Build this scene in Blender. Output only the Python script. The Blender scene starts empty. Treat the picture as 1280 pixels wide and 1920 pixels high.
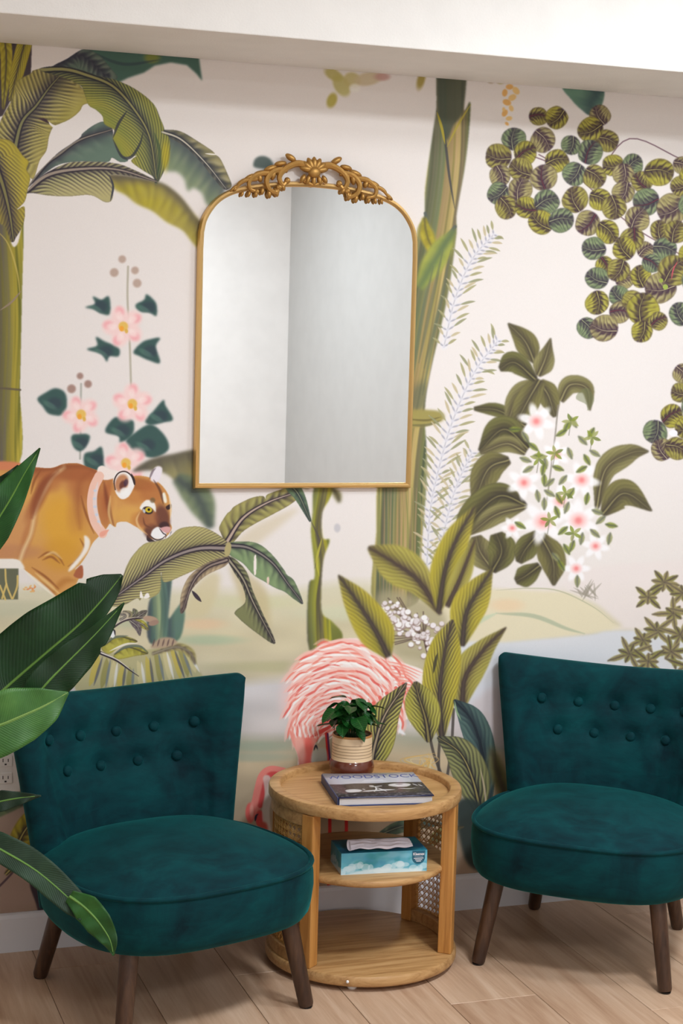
import bpy, math, random
import numpy as np
from mathutils import Vector, Matrix
random.seed(7)
S = bpy.context.scene
COL = S.collection
# ---------------- camera ----------------
CAMP = np.array([0.0, -4.1862, 1.585])
CM = np.array([[0.94517098, -0.00880916, 0.32645708], [-0.32547092, -0.10757222, 0.93941306], [0.02684227, -0.99415825, -0.10454126]])
FPX = 3150.0            # focal length in pixels of the 1280x1920 frame
cd = bpy.data.cameras.new('camera'); cam = bpy.data.objects.new('camera', cd); COL.objects.link(cam)
cd.sensor_fit = 'VERTICAL'; cd.sensor_height = 36; cd.sensor_width = 24; cd.lens = FPX / 1920 * 36; cd.clip_end = 50
cam.matrix_world = Matrix(((CM[0][0], -CM[0][1], -CM[0][2], CAMP[0]), (CM[1][0], -CM[1][1], -CM[1][2], CAMP[1]), (CM[2][0], -CM[2][1], -CM[2][2], CAMP[2]), (0, 0, 0, 1)))
S.camera = cam
# ---------------- world, lights, exposure ----------------
w = bpy.data.worlds.new('world'); S.world = w; w.use_nodes = True
w.node_tree.nodes['Background'].inputs[0].default_value = (0.8, 0.87, 1, 1); w.node_tree.nodes['Background'].inputs[1].default_value = 0.6
S.view_settings.view_transform = 'Standard'; S.view_settings.look = 'None'; S.view_settings.gamma = 1; S.view_settings.use_curve_mapping = False
S.view_settings.exposure = 0.0
def area(name, loc, rot, sx, sy, power, col):
    l = bpy.data.lights.new(name, 'AREA'); l.shape = 'RECTANGLE'; l.size = sx; l.size_y = sy; l.energy = power; l.color = col
    o = bpy.data.objects.new(name, l); o.location = loc; o.rotation_euler = rot; COL.objects.link(o); return o
LC_ = (.895, .955, 1)
area('ceiling_lamp', (1.85, -2.05, 2.73), (0, 0, 0), 0.36, 0.36, 48, LC_)
area('ceiling_lamp', (2.5, -1.45, 2.73), (0, 0, 0), 0.36, 0.36, 20, LC_)
area('ceiling_lamp', (0.2, -2.6, 2.73), (0, 0, 0), 0.4, 0.4, 11, LC_)
area('ceiling_lamp', (1.7, -4.35, 2.73), (0, 0, 0), 0.6, 0.6, 52, LC_)  # added to brighten the far walls that the mirror reflects
area('fill_light', (0.5, -5.5, 1.6), (math.radians(90), 0, 0), 2.2, 1.6, 5, (.88, .94, 1))  # added soft fill behind the camera; the front wall has no window
# ---------------- helpers ----------------
def new_mesh(name, V, F, mat=None, parent=None, smooth=True, uv=None, bevel=0, kind=None, label=None, solid=0, sharp=38):
    me = bpy.data.meshes.new(name); me.from_pydata([tuple(map(float, v)) for v in V], [], [tuple(f) for f in F]); me.update()
    if smooth:
        me.shade_smooth(); me.set_sharp_from_angle(angle=math.radians(sharp))
    if uv is not None:
        ul = me.uv_layers.new(name='UVMap'); vi = np.empty(len(me.loops), np.int32); me.loops.foreach_get('vertex_index', vi)
        ul.data.foreach_set('uv', np.asarray(uv, np.float32)[vi].ravel())
    o = bpy.data.objects.new(name, me); COL.objects.link(o)
    if mat: me.materials.append(mat)
    if parent: o.parent = parent
    if bevel:
        b = o.modifiers.new('bevel', 'BEVEL'); b.width = bevel; b.segments = 2; b.limit_method = 'ANGLE'
    if solid:
        s = o.modifiers.new('solid', 'SOLIDIFY'); s.thickness = solid; s.offset = 0
    if kind: o['kind'] = kind
    if label: o['label'] = label
    return o
def thing(name, label, cat, loc=(0, 0, 0), rz=0, group=None):
    o = bpy.data.objects.new(name, None); o.empty_display_size = .05; COL.objects.link(o); o.location = loc; o.rotation_euler = (0, 0, rz)
    o['label'] = label; o['category'] = cat
    if group: o['group'] = group
    return o
def boxg(x0, x1, y0, y1, z0, z1):
    V = [(x, y, z) for x in (x0, x1) for y in (y0, y1) for z in (z0, z1)]
    return V, [(0, 1, 3, 2), (4, 6, 7, 5), (0, 4, 5, 1), (2, 3, 7, 6), (0, 2, 6, 4), (1, 5, 7, 3)]
class MB:
    def __init__(s): s.V = []; s.F = []; s.U = []
    def add(s, V, F, U=None):
        n = len(s.V); s.V += [tuple(v) for v in V]; s.F += [tuple(i + n for i in f) for f in F]; s.U += list(U) if U is not None else [(0, 0)] * len(V)
    def box(s, *a): s.add(*boxg(*a))
    def obox(s, c, ax, ay, az, h):      # oriented box
        V = [np.array(c) + i * h[0] * np.array(ax) + j * h[1] * np.array(ay) + k * h[2] * np.array(az) for i in (-1, 1) for j in (-1, 1) for k in (-1, 1)]
        s.add(V, boxg(0, 1, 0, 1, 0, 1)[1])
    def tube(s, P, R, n=8, cap=True):
        P = [np.array(p, float) for p in P]; m = len(P)
        if np.isscalar(R): R = [R] * m
        up = np.array((0, 0, 1.)); V = []
        t0 = P[1] - P[0]
        if abs(t0[2]) > .9 * np.linalg.norm(t0): up = np.array((0, 1., 0))
        for i in range(m):
            t = P[min(i + 1, m - 1)] - P[max(i - 1, 0)]; t /= np.linalg.norm(t) + 1e-12
            a = np.cross(up, t)
            if np.linalg.norm(a) < 1e-3: a = np.cross(np.array((1., 0, 0)), t)
            a /= np.linalg.norm(a); b = np.cross(t, a); up = b
            V += [P[i] + R[i] * (math.cos(q) * a + math.sin(q) * b) for q in [2 * math.pi * k / n for k in range(n)]]
            up = b if abs(np.dot(b, t)) < .9 else up
        F = [(i * n + k, i * n + (k + 1) % n, (i + 1) * n + (k + 1) % n, (i + 1) * n + k) for i in range(m - 1) for k in range(n)]
        if cap: F += [tuple(range(n))[::-1], tuple((m - 1) * n + k for k in range(n))]
        s.add(V, F)
    def lathe(s, prof, n=48, c=(0, 0), cap=False):
        V = [(c[0] + r * math.cos(2 * math.pi * k / n), c[1] + r * math.sin(2 * math.pi * k / n), z) for r, z in prof for k in range(n)]
        F = [(i * n + k, i * n + (k + 1) % n, (i + 1) * n + (k + 1) % n, (i + 1) * n + k) for i in range(len(prof) - 1) for k in range(n)]
        if cap: F += [tuple(range(n))[::-1], tuple((len(prof) - 1) * n + k for k in range(n))]
        s.add(V, F)
    def sph(s, c, r, n=8, m=6, rot=None):
        r = (r, r, r) if np.isscalar(r) else r; V = []; R_ = np.array(rot) if rot is not None else np.eye(3)
        for i in range(m + 1):
            a = math.pi * i / m
            for k in range(n): V.append(np.array(c) + R_ @ np.array((r[0] * math.sin(a) * math.cos(2 * math.pi * k / n), r[1] * math.sin(a) * math.sin(2 * math.pi * k / n), r[2] * math.cos(a))))
        s.add(V, [(i * n + k, (i + 1) * n + k, (i + 1) * n + (k + 1) % n, i * n + (k + 1) % n) for i in range(m) for k in range(n)])
    def out(s, name, mat, parent=None, **k): return new_mesh(name, s.V, s.F, mat, parent, uv=s.U if k.pop('useuv', False) else None, **k)
def grid(fn, nu, nv, closeu=False):
    V = []; U = []
    for j in range(nv):
        for i in range(nu):
            u, v = i / (nu if closeu else nu - 1), j / (nv - 1); V.append(fn(u, v)); U.append((u, v))
    F = [(j * nu + i, j * nu + (i + 1) % nu, (j + 1) * nu + (i + 1) % nu, (j + 1) * nu + i) for j in range(nv - 1) for i in range(nu if closeu else nu - 1)]
    return V, F, U
def wp(px, py, d):      # world point seen at a photo pixel, d metres deep
    return CAMP + CM @ np.array([px - 640., py - 960., FPX]) * d / FPX
def L(c):
    return tuple(((v / 255 + .055) / 1.055) ** 2.4 if v > 10 else v / 255 / 12.92 for v in c[:3]) + (1,)
# ---------------- materials ----------------
class NT:
    def __init__(s, name):
        s.m = bpy.data.materials.new(name); s.m.use_nodes = True; s.t = s.m.node_tree; s.b = s.t.nodes['Principled BSDF']
    def n(s, typ, **k):
        o = s.t.nodes.new(typ)
        for a, v in k.items():
            if a[0] == '_': setattr(o, a[1:], v)
            else:
                key = int(a[1:]) if a[0] == 'i' and a[1:].isdigit() else a
                if isinstance(v, bpy.types.NodeSocket): s.t.links.new(v, o.inputs[key])
                else: o.inputs[key].default_value = v
        return o
    def set(s, key, v):
        if isinstance(v, bpy.types.NodeSocket): s.t.links.new(v, s.b.inputs[key])
        else: s.b.inputs[key].default_value = v
        return s
    def ramp(s, fac, stops):
        r = s.t.nodes.new('ShaderNodeValToRGB'); s.t.links.new(fac, r.inputs[0]); e = r.color_ramp.elements
        while len(e) < len(stops): e.new(.5)
        for el, (p, c) in zip(e, stops): el.position = p; el.color = c if len(c) == 4 else L(c)
        return r.outputs[0]
    def co(s, kind='Object', scale=(1, 1, 1), rot=(0, 0, 0), loc=None):
        c = s.n('ShaderNodeTexCoord'); m = s.n('ShaderNodeMapping'); s.t.links.new(c.outputs[kind], m.inputs[0]); m.inputs['Scale'].default_value = scale; m.inputs['Rotation'].default_value = rot
        if loc is not None: s.t.links.new(loc, m.inputs['Location'])
        return m.outputs[0]
    def noise(s, vec, scale, detail=4, rough=.5, dist=0):
        o = s.n('ShaderNodeTexNoise', Scale=scale, Detail=detail, Roughness=rough, Distortion=dist); s.t.links.new(vec, o.inputs['Vector']); return o.outputs[0]
    def bump(s, h, st=.2, dist=.01, normal=None):
        b = s.n('ShaderNodeBump', Strength=st, Distance=dist, Height=h)
        if normal is not None: s.t.links.new(normal, b.inputs['Normal'])
        s.t.links.new(b.outputs[0], s.b.inputs['Normal']); return b.outputs[0]
    def mix(s, f, a, b, mode='MIX'):
        o = s.n('ShaderNodeMix', _data_type='RGBA', _blend_type=mode)
        for i, v in ((0, f), (6, a), (7, b)):
            if isinstance(v, bpy.types.NodeSocket): s.t.links.new(v, o.inputs[i])
            else: o.inputs[i].default_value = v
        return o.outputs[2]
    def math(s, op, a, b=None):
        o = s.n('ShaderNodeMath', _operation=op)
        for i, v in enumerate((a, b)):
            if v is None: continue
            if isinstance(v, bpy.types.NodeSocket): s.t.links.new(v, o.inputs[i])
            else: o.inputs[i].default_value = v
        return o.outputs[0]
def plain(name, c, rough=.5, metal=0, bumpk=None, coat=0, spec=.5, var=.012):
    m = NT(name); m.set('Roughness', rough).set('Metallic', metal).set('Specular IOR Level', spec)
    v = m.co(); nz = m.noise(v, 9, 3); m.set('Base Color', m.ramp(nz, [(0.3, tuple(x * (1 - var) for x in c)), (.7, tuple(min(255, x * (1 + var)) for x in c))]))
    if coat: m.set('Coat Weight', coat)
    if bumpk: m.bump(m.noise(v, bumpk[0], 4), bumpk[1], .002)
    return m.m
def wood(name, c1, c2, c3, scale=(1.5, 28, 28), rough=.42, rnd=False, bands=1., bump=.06, rot=(0, 0, 0)):
    m = NT(name); loc = None
    if rnd:
        oi = m.n('ShaderNodeObjectInfo'); cx = m.n('ShaderNodeCombineXYZ', X=m.math('MULTIPLY', oi.outputs['Random'], 37.), Y=m.math('MULTIPLY', oi.outputs['Random'], 91.)); loc = cx.outputs[0]
    v = m.co(scale=scale, rot=rot, loc=loc); n1 = m.noise(v, 1., 6, .62, 1.2); v2 = m.co(scale=tuple(k * 4 for k in scale), rot=rot, loc=loc); n2 = m.noise(v2, 1.5, 3, .6)
    f = m.math('ADD', m.math('MULTIPLY', n1, .75), m.math('MULTIPLY', n2, .25))
    c = m.ramp(f, [(.5 - .16 * bands, c1), (.5, c2), (.5 + .16 * bands, c3)])
    if rnd: c = m.mix(1., c, m.ramp(oi.outputs['Random'], [(0, (232, 228, 226)), (.5, (246, 246, 246)), (1, (255, 255, 255))]), 'MULTIPLY')
    m.set('Base Color', c).set('Roughness', rough); m.bump(n2, bump, .002); return m.m
def velvet():
    m = NT('teal_velvet'); v = m.co(); n1 = m.noise(v, 5.5, 4, .62, 1.4); n2 = m.noise(m.co(scale=(1, 1, 2.5)), 16, 3, .6, .6); n3 = m.noise(v, 900, 2)
    f = m.math('ADD', m.math('MULTIPLY', n1, .7), m.math('MULTIPLY', n2, .3))
    m.set('Base Color', m.ramp(f, [(.34, (0, 30, 38)), (.5, (0, 48, 54)), (.68, (0, 63, 67))])).set('Roughness', .8).set('Specular IOR Level', .15)
    m.set('Sheen Weight', .45).set('Sheen Roughness', .35).set('Sheen Tint', L((40, 160, 155)))
    b = m.n('ShaderNodeBump', Strength=.12, Distance=.008, Height=n2); m.bump(n3, .15, .001, b.outputs[0]); return m.m
M_VEL = velvet()
M_LEG = wood('walnut_leg', (44, 27, 20), (64, 42, 30), (86, 60, 42), (30, 30, 3), .35)
M_PAD = plain('black_foot', (20, 18, 20), .5)
M_OAK = wood('honey_oak', (150, 108, 64), (184, 142, 92), (200, 160, 110), (2.2, 40, 40), .4, bump=.1)
M_OAKV = wood('honey_oak_upright', (160, 106, 50), (188, 132, 68), (204, 150, 84), (40, 40, 2.2), .35)
M_CANE = wood('woven_cane', (190, 138, 70), (212, 164, 92), (228, 186, 120), (60, 60, 60), .45)
M_GOLD = plain('antique_gold', (224, 186, 122), .38, .8, (60, .3))
M_GOLD2 = plain('aged_gold', (176, 134, 72), .45, .7, (90, .5))
M_WHITE = plain('white_paint', (236, 234, 232), .55, 0, (60, .05))
M_SOFFIT = plain('painted_beam', (238, 236, 233), .8, 0, (220, .35))
M_GREY = plain('shaded_white_paint', (186, 186, 184), .6)  # right wall: shade put into the colour, so it mirrors darker than the front wall
M_BASE = plain('white_gloss_trim', (226, 226, 232), .3, 0)
def glossy_leaf(name, c1, c2, c3, vein=60, rough=.45, ribc=(84, 118, 40)):
    m = NT(name); uv = m.n('ShaderNodeTexCoord').outputs['UV']; sp = m.n('ShaderNodeSeparateXYZ'); m.t.links.new(uv, sp.inputs[0])
    t = m.math('ABSOLUTE', m.math('SUBTRACT', sp.outputs[0], .5))                # distance from the midrib
    ph = m.math('SUBTRACT', m.math('MULTIPLY', sp.outputs[1], vein), m.math('MULTIPLY', t, vein * .28))
    st = m.math('POWER', m.math('ABSOLUTE', m.math('SINE', m.math('MULTIPLY', ph, 3.1416))), .6)
    nz = m.noise(m.co(), 7, 4, .6)
    c = m.ramp(nz, [(.32, c1), (.52, c2), (.7, c3)]); c = m.mix(m.math('MULTIPLY', m.math('SUBTRACT', 1., st), .38), c, L(c3))
    c = m.mix(m.math('MULTIPLY', m.math('LESS_THAN', t, .018), .8), c, L(ribc))
    m.set('Base Color', c).set('Roughness', rough).set('Specular IOR Level', .28); m.bump(st, .22, .002); return m.m
M_LEAF = glossy_leaf('deep_green_leaf', (7, 30, 8), (12, 44, 12), (22, 62, 22))
M_LEAFB = glossy_leaf('bright_green_leaf', (20, 56, 22), (34, 80, 30), (54, 102, 42), ribc=(100, 140, 60))
M_LEAFE = glossy_leaf('fresh_green_leaf', (40, 78, 34), (60, 104, 46), (84, 128, 62), ribc=(180, 196, 100), rough=.4)
M_LEAFD = glossy_leaf('leaf_underside', (16, 32, 20), (24, 44, 28), (38, 62, 42), vein=46, rough=.55, ribc=(50, 76, 44))
M_SMALL = glossy_leaf('small_glossy_leaf', (10, 44, 16), (20, 70, 26), (44, 112, 40), vein=9, rough=.3, ribc=(60, 110, 50))
M_SOIL = plain('dark_soil', (34, 26, 22), .95, 0, (90, .9))
# ---------------- structure ----------------
X0, X1, YF, ZC, ZS, YS = -1.6, 3.02, -5.6, 2.78, 2.263, -0.392
# ---- MURAL: painted into an array (flat print on the wallpaper) ----
MS=1.5; MX0,MY0,MX1,MY1=-420,20,1640,1800
rngm=np.random.default_rng(5)
CV=np.zeros((int((MY1-MY0)*MS),int((MX1-MX0)*MS),3),np.float32)
def A_(c): return np.array(c,np.float32)/255.
def crv(p,n=10,closed=False):
    p=np.asarray(p,float)
    if len(p)<3 and not closed: 
        return np.array([p[0]+(p[-1]-p[0])*t for t in np.linspace(0,1,n)])
    if closed: q=np.vstack([p[-1],p,p[0],p[1]])
    else: q=np.vstack([2*p[0]-p[1],p,2*p[-1]-p[-2]])
    o=[];t=np.linspace(0,1,n,endpoint=False)[:,None]
    for i in range(1,len(q)-2):
        a,b,c,d=q[i-1],q[i],q[i+1],q[i+2]
        o.append(.5*((2*b)+(-a+c)*t+(2*a-5*b+4*c-d)*t*t+(-a+3*b-3*c+d)*t**3))
    o=np.vstack(o)
    return o if closed else np.vstack([o,p[-1]])
def box_(x0,y0,x1,y1,pad):
    X0=max(0,int((x0-pad-MX0)*MS));X1=min(CV.shape[1],int((x1+pad-MX0)*MS)+1)
    Y0=max(0,int((y0-pad-MY0)*MS));Y1=min(CV.shape[0],int((y1+pad-MY0)*MS)+1)
    if X1<=X0 or Y1<=Y0: return None
    px=(np.arange(X0,X1)+.5)/MS+MX0;py=(np.arange(Y0,Y1)+.5)/MS+MY0
    return X0,X1,Y0,Y1,px[None,:].astype(np.float32),py[:,None].astype(np.float32)
def gb(a,s):
    s=s*MS
    if s<.3: return a
    r=int(math.ceil(2.2*s));k=np.exp(-.5*(np.arange(-r,r+1)/s)**2);k/=k.sum()
    for ax in (0,1):
        n=a.shape[ax];pw=[(0,0)]*a.ndim;pw[ax]=(r,r);b=np.pad(a,pw,mode='edge' if a.ndim==3 else 'constant')
        o=np.zeros_like(a)
        for i,w in enumerate(k):
            o+=w*(b[i:i+n] if ax==0 else b[:,i:i+n])
        a=o.astype(np.float32)
    return a
def pmask(P,px,py):
    m=np.zeros((py.shape[0],px.shape[1]),bool);n=len(P)
    for i in range(n):
        x0,y0=P[i];x1,y1=P[(i+1)%n]
        if y0==y1: continue
        if y0>y1: x0,y0,x1,y1=x1,y1,x0,y0
        r=np.nonzero((py[:,0]>=y0)&(py[:,0]<y1))[0]
        if len(r)==0: continue
        xc=x0+(py[r]-y0)*(x1-x0)/(y1-y0)
        m[r]^=(px>xc)
    return m.astype(np.float32)
def comp(b,m,c,a=1.,blur=.55,clip=None):
    X0,X1,Y0,Y1=b[:4]
    m=gb(m,blur)*a
    if clip is not None: m=m*clip
    m=m[...,None];D=CV[Y0:Y1,X0:X1]
    if isinstance(c,np.ndarray) and c.ndim==3 and blur>1.2: c=gb(c,blur*.7)
    D[:]=D*(1-m)+c*m
def fill(P,c,blur=.55,a=1.,sm=True,n=8):
    P=crv(P,n,True) if sm else np.asarray(P,float)
    b=box_(P[:,0].min(),P[:,1].min(),P[:,0].max(),P[:,1].max(),blur*3+2)
    if b is None: return None
    m=pmask(P,b[4],b[5]);comp(b,m,A_(c),a,blur);return b,gb(m,max(blur,.5))
def ell(x,y,rx,ry,c,ang=0,blur=1.,a=1.,clip=None):
    """soft ellipse; clip=(b,mask) of a fill"""
    R=max(rx,ry);b=clip[0] if clip else box_(x-R,y-R,x+R,y+R,blur*3+2)
    if b is None: return
    ca,sa=math.cos(math.radians(ang)),math.sin(math.radians(ang))
    u=((b[4]-x)*ca+(b[5]-y)*sa)/rx;v=(-(b[4]-x)*sa+(b[5]-y)*ca)/ry
    d=np.sqrt(u*u+v*v);w=max(blur/min(rx,ry),.02)
    m=np.clip((1-d)/w+.5,0,1);m=m*m*(3-2*m)
    comp(b,m,A_(c),a,0,clip[1] if clip else None)
def spn(P,px,py):
    """nearest point on polyline: s (0..1), signed distance, total length"""
    d=np.diff(P,axis=0);L=np.hypot(d[:,0],d[:,1])+1e-9;cum=np.r_[0,np.cumsum(L)]
    best=np.full((py.shape[0],px.shape[1]),1e9,np.float32);S=np.zeros_like(best);D=np.zeros_like(best)
    for i in range(len(L)):
        ux,uy=d[i]/L[i];rx=px-P[i,0];ry=py-P[i,1]
        t=np.clip(rx*ux+ry*uy,0,L[i]);ex=rx-t*ux;ey=ry-t*uy;q=ex*ex+ey*ey
        m=q<best;best=np.where(m,q,best);S=np.where(m,(cum[i]+t)/cum[-1],S);D=np.where(m,ux*ry-uy*rx,D)
    return S,np.sign(D)*np.sqrt(best),cum[-1]
def line(P,w,c,blur=.6,a=1.,taper=1,clip=None,n=6):
    P=crv(P,n)
    b=clip[0] if clip else box_(P[:,0].min(),P[:,1].min(),P[:,0].max(),P[:,1].max(),w+blur*3+1)
    if b is None: return
    S,D,L=spn(P,b[4],b[5])
    ww=w*(np.sin(np.clip(S,0.02,.98)*math.pi)**.6 if taper==1 else (1-S*.85 if taper==2 else 1.))
    m=np.clip((ww-np.abs(D))/max(blur,.3)+.5,0,1)
    comp(b,m,A_(c),a,0,clip[1] if clip else None)
def lerp(a,b,t): return a+(b-a)*t[...,None]
def leaf(sp,w=None,out=None,pal=None,nv=22,slant=.5,vs=.75,rib=1.6,blur=.55,a=1.,wr=None,W=None,tone=None,edge=.35,sharp=2.,darkw=.35,ribc=None,twist=0):
    """pal=(edge colour, inner colour, dark colour, light vein colour)"""
    pal=pal or OLIVE
    S0=crv(sp,16)
    if out is not None: P=crv(out,6,True)
    else:
        wl=np.interp(np.linspace(0,1,len(S0)),np.linspace(0,1,len(w)),w) if not np.isscalar(w) else w*np.sin(np.linspace(0,1,len(S0))*math.pi)**.75
        def sw(v):
            k=max(1,len(v)//9);p=np.pad(v,k,mode='edge');q=np.convolve(p,np.ones(2*k+1)/(2*k+1),'valid');f=np.minimum(np.arange(len(v)),np.arange(len(v))[::-1])/k;f=np.clip(f,0,1);return v*(1-f)+q*f
        wl=sw(wl)
        if wr is None: w2=wl
        else: w2=np.interp(np.linspace(0,1,len(S0)),np.linspace(0,1,len(wr)),wr);w2=sw(w2)
        g=np.gradient(S0,axis=0);g/=np.hypot(g[:,0],g[:,1])[:,None]+1e-9;nr=np.c_[-g[:,1],g[:,0]]
        P=np.vstack([S0+nr*wl[:,None],(S0-nr*w2[:,None])[::-1]])
    b=box_(P[:,0].min(),P[:,1].min(),P[:,0].max(),P[:,1].max(),blur*3+2)
    if b is None: return
    m=pmask(P,b[4],b[5]);S,D,L=spn(S0,b[4],b[5])
    if W is None: W=np.max(np.abs(D*m))*.95+1
    t=np.clip(np.abs(D)/W,0,1.4)
    e,i_,dk,lt=[A_(q) for q in pal]
    nz=.5+.5*np.sin(S*9+t*3+sp[0][0])*np.cos(t*5+S*4+sp[0][1])
    c=lerp(i_,e,np.clip(t*1.25+nz*.3-.15,0,1))
    c=lerp(c,c*.0+A_(tone) if tone else c*1.06,(nz*.5 if tone else nz*.4))
    nv=nv*(.55 if nv>12 else .85);ph=(S*nv-slant*nv*.25*t-twist*t*t)+.13*np.sin(S*31)+np.where(D>0,.4,0)
    st=(.5+.5*np.cos(2*math.pi*ph))**sharp;st2=(.5+.5*np.cos(2*math.pi*(ph+.42)))**(sharp+1)
    env=np.clip(1.25-t,0,1)*np.clip(.4+nz,0,1)
    c=lerp(c,lt*np.ones_like(c),np.clip(st2*.8*vs*env,0,1))
    c=lerp(c,dk*np.ones_like(c),np.clip(st*vs*env,0,1))
    sg=np.where(D>0,1.,.8);c=lerp(c,dk*np.ones_like(c),np.clip(np.exp(-(t/(darkw*sg))**2)*.85,0,1)*(1-.25*S))
    if rib>0:
        rw=rib*(1-.75*S);q=np.clip(rw-np.abs(D)+.5,0,1)
        c=lerp(c,dk*.8*np.ones_like(c),np.clip(rw*2.2-np.abs(D)+.5,0,1)*.8);c=lerp(c,A_(ribc or pal[3])*np.ones_like(c),q*.85)
    if edge>0:
        mi=gb(m,1.3);ed=np.clip((1-mi)*2,0,1)*m;c=lerp(c,dk*np.ones_like(c),ed*edge)
    comp(b,m,c.astype(np.float32),a,blur);return b,gb(m,max(blur,.5))
def trunk(out,sp,W,cols,nz=.35,blur=.7,seed=0,a=1.):
    P=crv(out,5,True);b=box_(P[:,0].min(),P[:,1].min(),P[:,0].max(),P[:,1].max(),blur*3+2)
    if b is None: return
    m=pmask(P,b[4],b[5]);S,D,L=spn(crv(sp,5),b[4],b[5]);t=np.clip(D/W*.5+.5,0,1)
    cs=np.array([A_(c) for c in cols]);x=np.linspace(0,1,len(cs))
    n=sum(np.sin(t*f+3*np.sin(S*g+f)+seed)*q for f,g,q in ((19,3,.5),(43,5,.35),(87,7,.3)))
    tt=np.clip(t+n*nz*.25,0,1);c=np.stack([np.interp(tt,x,cs[:,k]) for k in range(3)],-1)*(1+n[...,None]*nz*.28)
    comp(b,m,np.clip(c,0,1).astype(np.float32),a,blur);return b,gb(m,max(blur,.5))
OLIVE=((150,142,66),(128,124,62),(66,58,62),(196,180,128))
YEL=((182,164,58),(150,140,50),(72,62,62),(205,190,110))
TANL=((172,156,108),(138,132,84),(62,54,66),(214,196,158))
GRN=((118,136,98),(96,114,84),(58,58,68),(176,178,132))
DGR=((96,112,98),(82,94,88),(56,54,68),(150,146,132))
MAG=((122,114,70),(112,104,64),(72,64,56),(160,148,100))
BRT=((176,166,74),(150,142,56),(52,44,52),(206,196,130))
def paint_mural():
    yy=(np.arange(CV.shape[0])/MS+MY0)[:,None];xx=(np.arange(CV.shape[1])/MS+MX0)[None,:]
    ys=[20,900,1090,1112,1180,1262,1285,1365,1385,1420,1500,1800]
    cs=[(231,220,214),(229,218,214),(227,216,210),(212,202,176),(206,192,160),(198,184,156),(206,198,198),(204,192,188),(172,166,146),(200,176,144),(178,156,130),(166,134,118)]
    y2=yy+8*np.sin(xx/90.)+4*np.sin(xx/37.+yy/50.)
    for k in range(3): CV[...,k]=np.interp(y2,ys,[c[k]/255 for c in cs])
    n=sum(np.sin(xx*fx+yy*fy+p)*q for fx,fy,p,q in ((.02,.09,1,.5),(.05,.05,2,.4),(-.03,.13,4,.4)))
    lo=np.clip((yy-1110)/60,0,1);CV[:]=CV*(1+(n*.03*lo)[...,None])
    for x,y,rx,ry,c in ((390,1200,60,9,(160,180,150)),(250,1165,70,12,(175,180,150)),(380,1170,40,10,(225,185,150)),(480,1130,90,12,(205,200,160)),(520,1250,120,10,(176,170,130)),(650,1150,90,14,(205,205,175)),(470,1420,80,8,(160,165,145)),(-150,1150,160,16,(180,180,150)),(20,1140,80,14,(190,186,160)),(700,1500,160,14,(190,180,150)),(480,1400,60,9,(150,160,140)),(960,1400,60,8,(150,160,140))): ell(x,y,rx,ry,c,blur=ry*1.2,a=.6)
    # hill and water on the right
    fill([(700,1140),(760,1130),(850,1120),(930,1105),(1050,1108),(1110,1135),(1150,1168),(1165,1180),(1090,1190),(960,1205),(840,1215),(760,1222),(700,1210)],(222,208,178),2.5)
    fill([(1130,1060),(1700,1050),(1700,1185),(1190,1182),(1165,1172),(1120,1135),(1060,1100)],(228,214,209),4,.95);ell(1040,1100,90,10,(228,214,209),blur=10,a=.6);line([(930,1107),(990,1103),(1048,1108),(1110,1137),(1150,1168)],1.2,(176,172,140),1.2,.7)
    fill([(850,1215),(960,1203),(1100,1190),(1165,1182),(1400,1190),(1640,1185),(1640,1330),(850,1330)],(214,212,218),2.5,.9)
    line([(930,1150),(1000,1155),(1060,1178),(1095,1188)],4,(165,172,145),3,.7);line([(870,1200),(890,1170),(930,1150)],5,(190,200,170),4,.7);ell(950,1135,30,12,(228,196,160),blur=14,a=.7)
    fill([(905,1300),(1000,1290),(1300,1300),(1640,1290),(1640,1400),(900,1400)],(205,190,190),6,.8)
    for k in range(14): line([(1105+rngm.normal()*14,1120+rngm.normal()*4),(1108+rngm.normal()*20,1104+rngm.normal()*9)],2,(150,140,125),1.5,.5)
    # top-left banana tree
    fill([(158,90),(200,90),(290,99),(372,103),(379,152),(368,138),(350,122),(320,117),(290,123),(270,136),(240,146),(222,155),(205,150),(180,110)],(76,104,92),1.8,sm=False)
    ell(285,108,14,10,(140,140,60),blur=10,a=.8);line([(165,95),(230,120),(300,112)],3,(58,70,76),2,.6)
    leaf([(300,246),(340,262),(385,305),(424,352)],out=[(305,250),(340,262),(385,300),(420,345),(412,372),(390,385),(378,362),(362,352),(352,358),(345,335),(330,322),(310,318),(312,285)],pal=((132,144,112),(104,120,104),(80,84,90),(190,178,150)),nv=14,vs=.4,blur=3.4,rib=0)
    leaf([(300,246),(340,262),(385,305),(424,354)],out=[(296,247),(312,243),(340,247),(374,267),(398,283),(404,290),(413,298),(426,325),(434,349),(420,355),(400,334),(378,306),(350,278),(325,262)],pal=((158,146,104),(118,112,84),(58,60,70),(204,190,160)),nv=16,vs=.6,rib=1.8,W=26,ribc=(226,214,190))
    line([(384,288),(395,289),(408,290)],1.3,(236,226,216),.5)
    leaf([(206,330),(290,338),(340,375),(378,432)],out=[(206,326),(292,339),(332,362),(362,398),(382,428),(382,472),(362,456),(342,432),(312,416),(286,396),(256,382),(236,366),(212,352)],pal=((176,158,70),(160,146,78),(96,86,78),(190,176,110)),nv=16,vs=.3,blur=2.6,rib=0,tone=(180,165,40),darkw=.2)
    fill([(-60,60),(60,70),(58,138),(32,165),(5,217),(-60,240)],(74,64,68),.8,sm=False)
    leaf([(6,60),(12,110),(6,205)],w=[12,12,10,2],pal=YEL,nv=10,vs=.3,rib=0,darkw=.15)
    leaf([(52,60),(36,120),(19,190)],w=[14,14,13,3],pal=YEL,nv=18,vs=.6,rib=0,darkw=.15,slant=1.6)
    leaf([(-30,60),(-45,160),(-30,240)],w=[14,14,14,3],pal=YEL,nv=12,vs=.5,rib=0)
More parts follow.
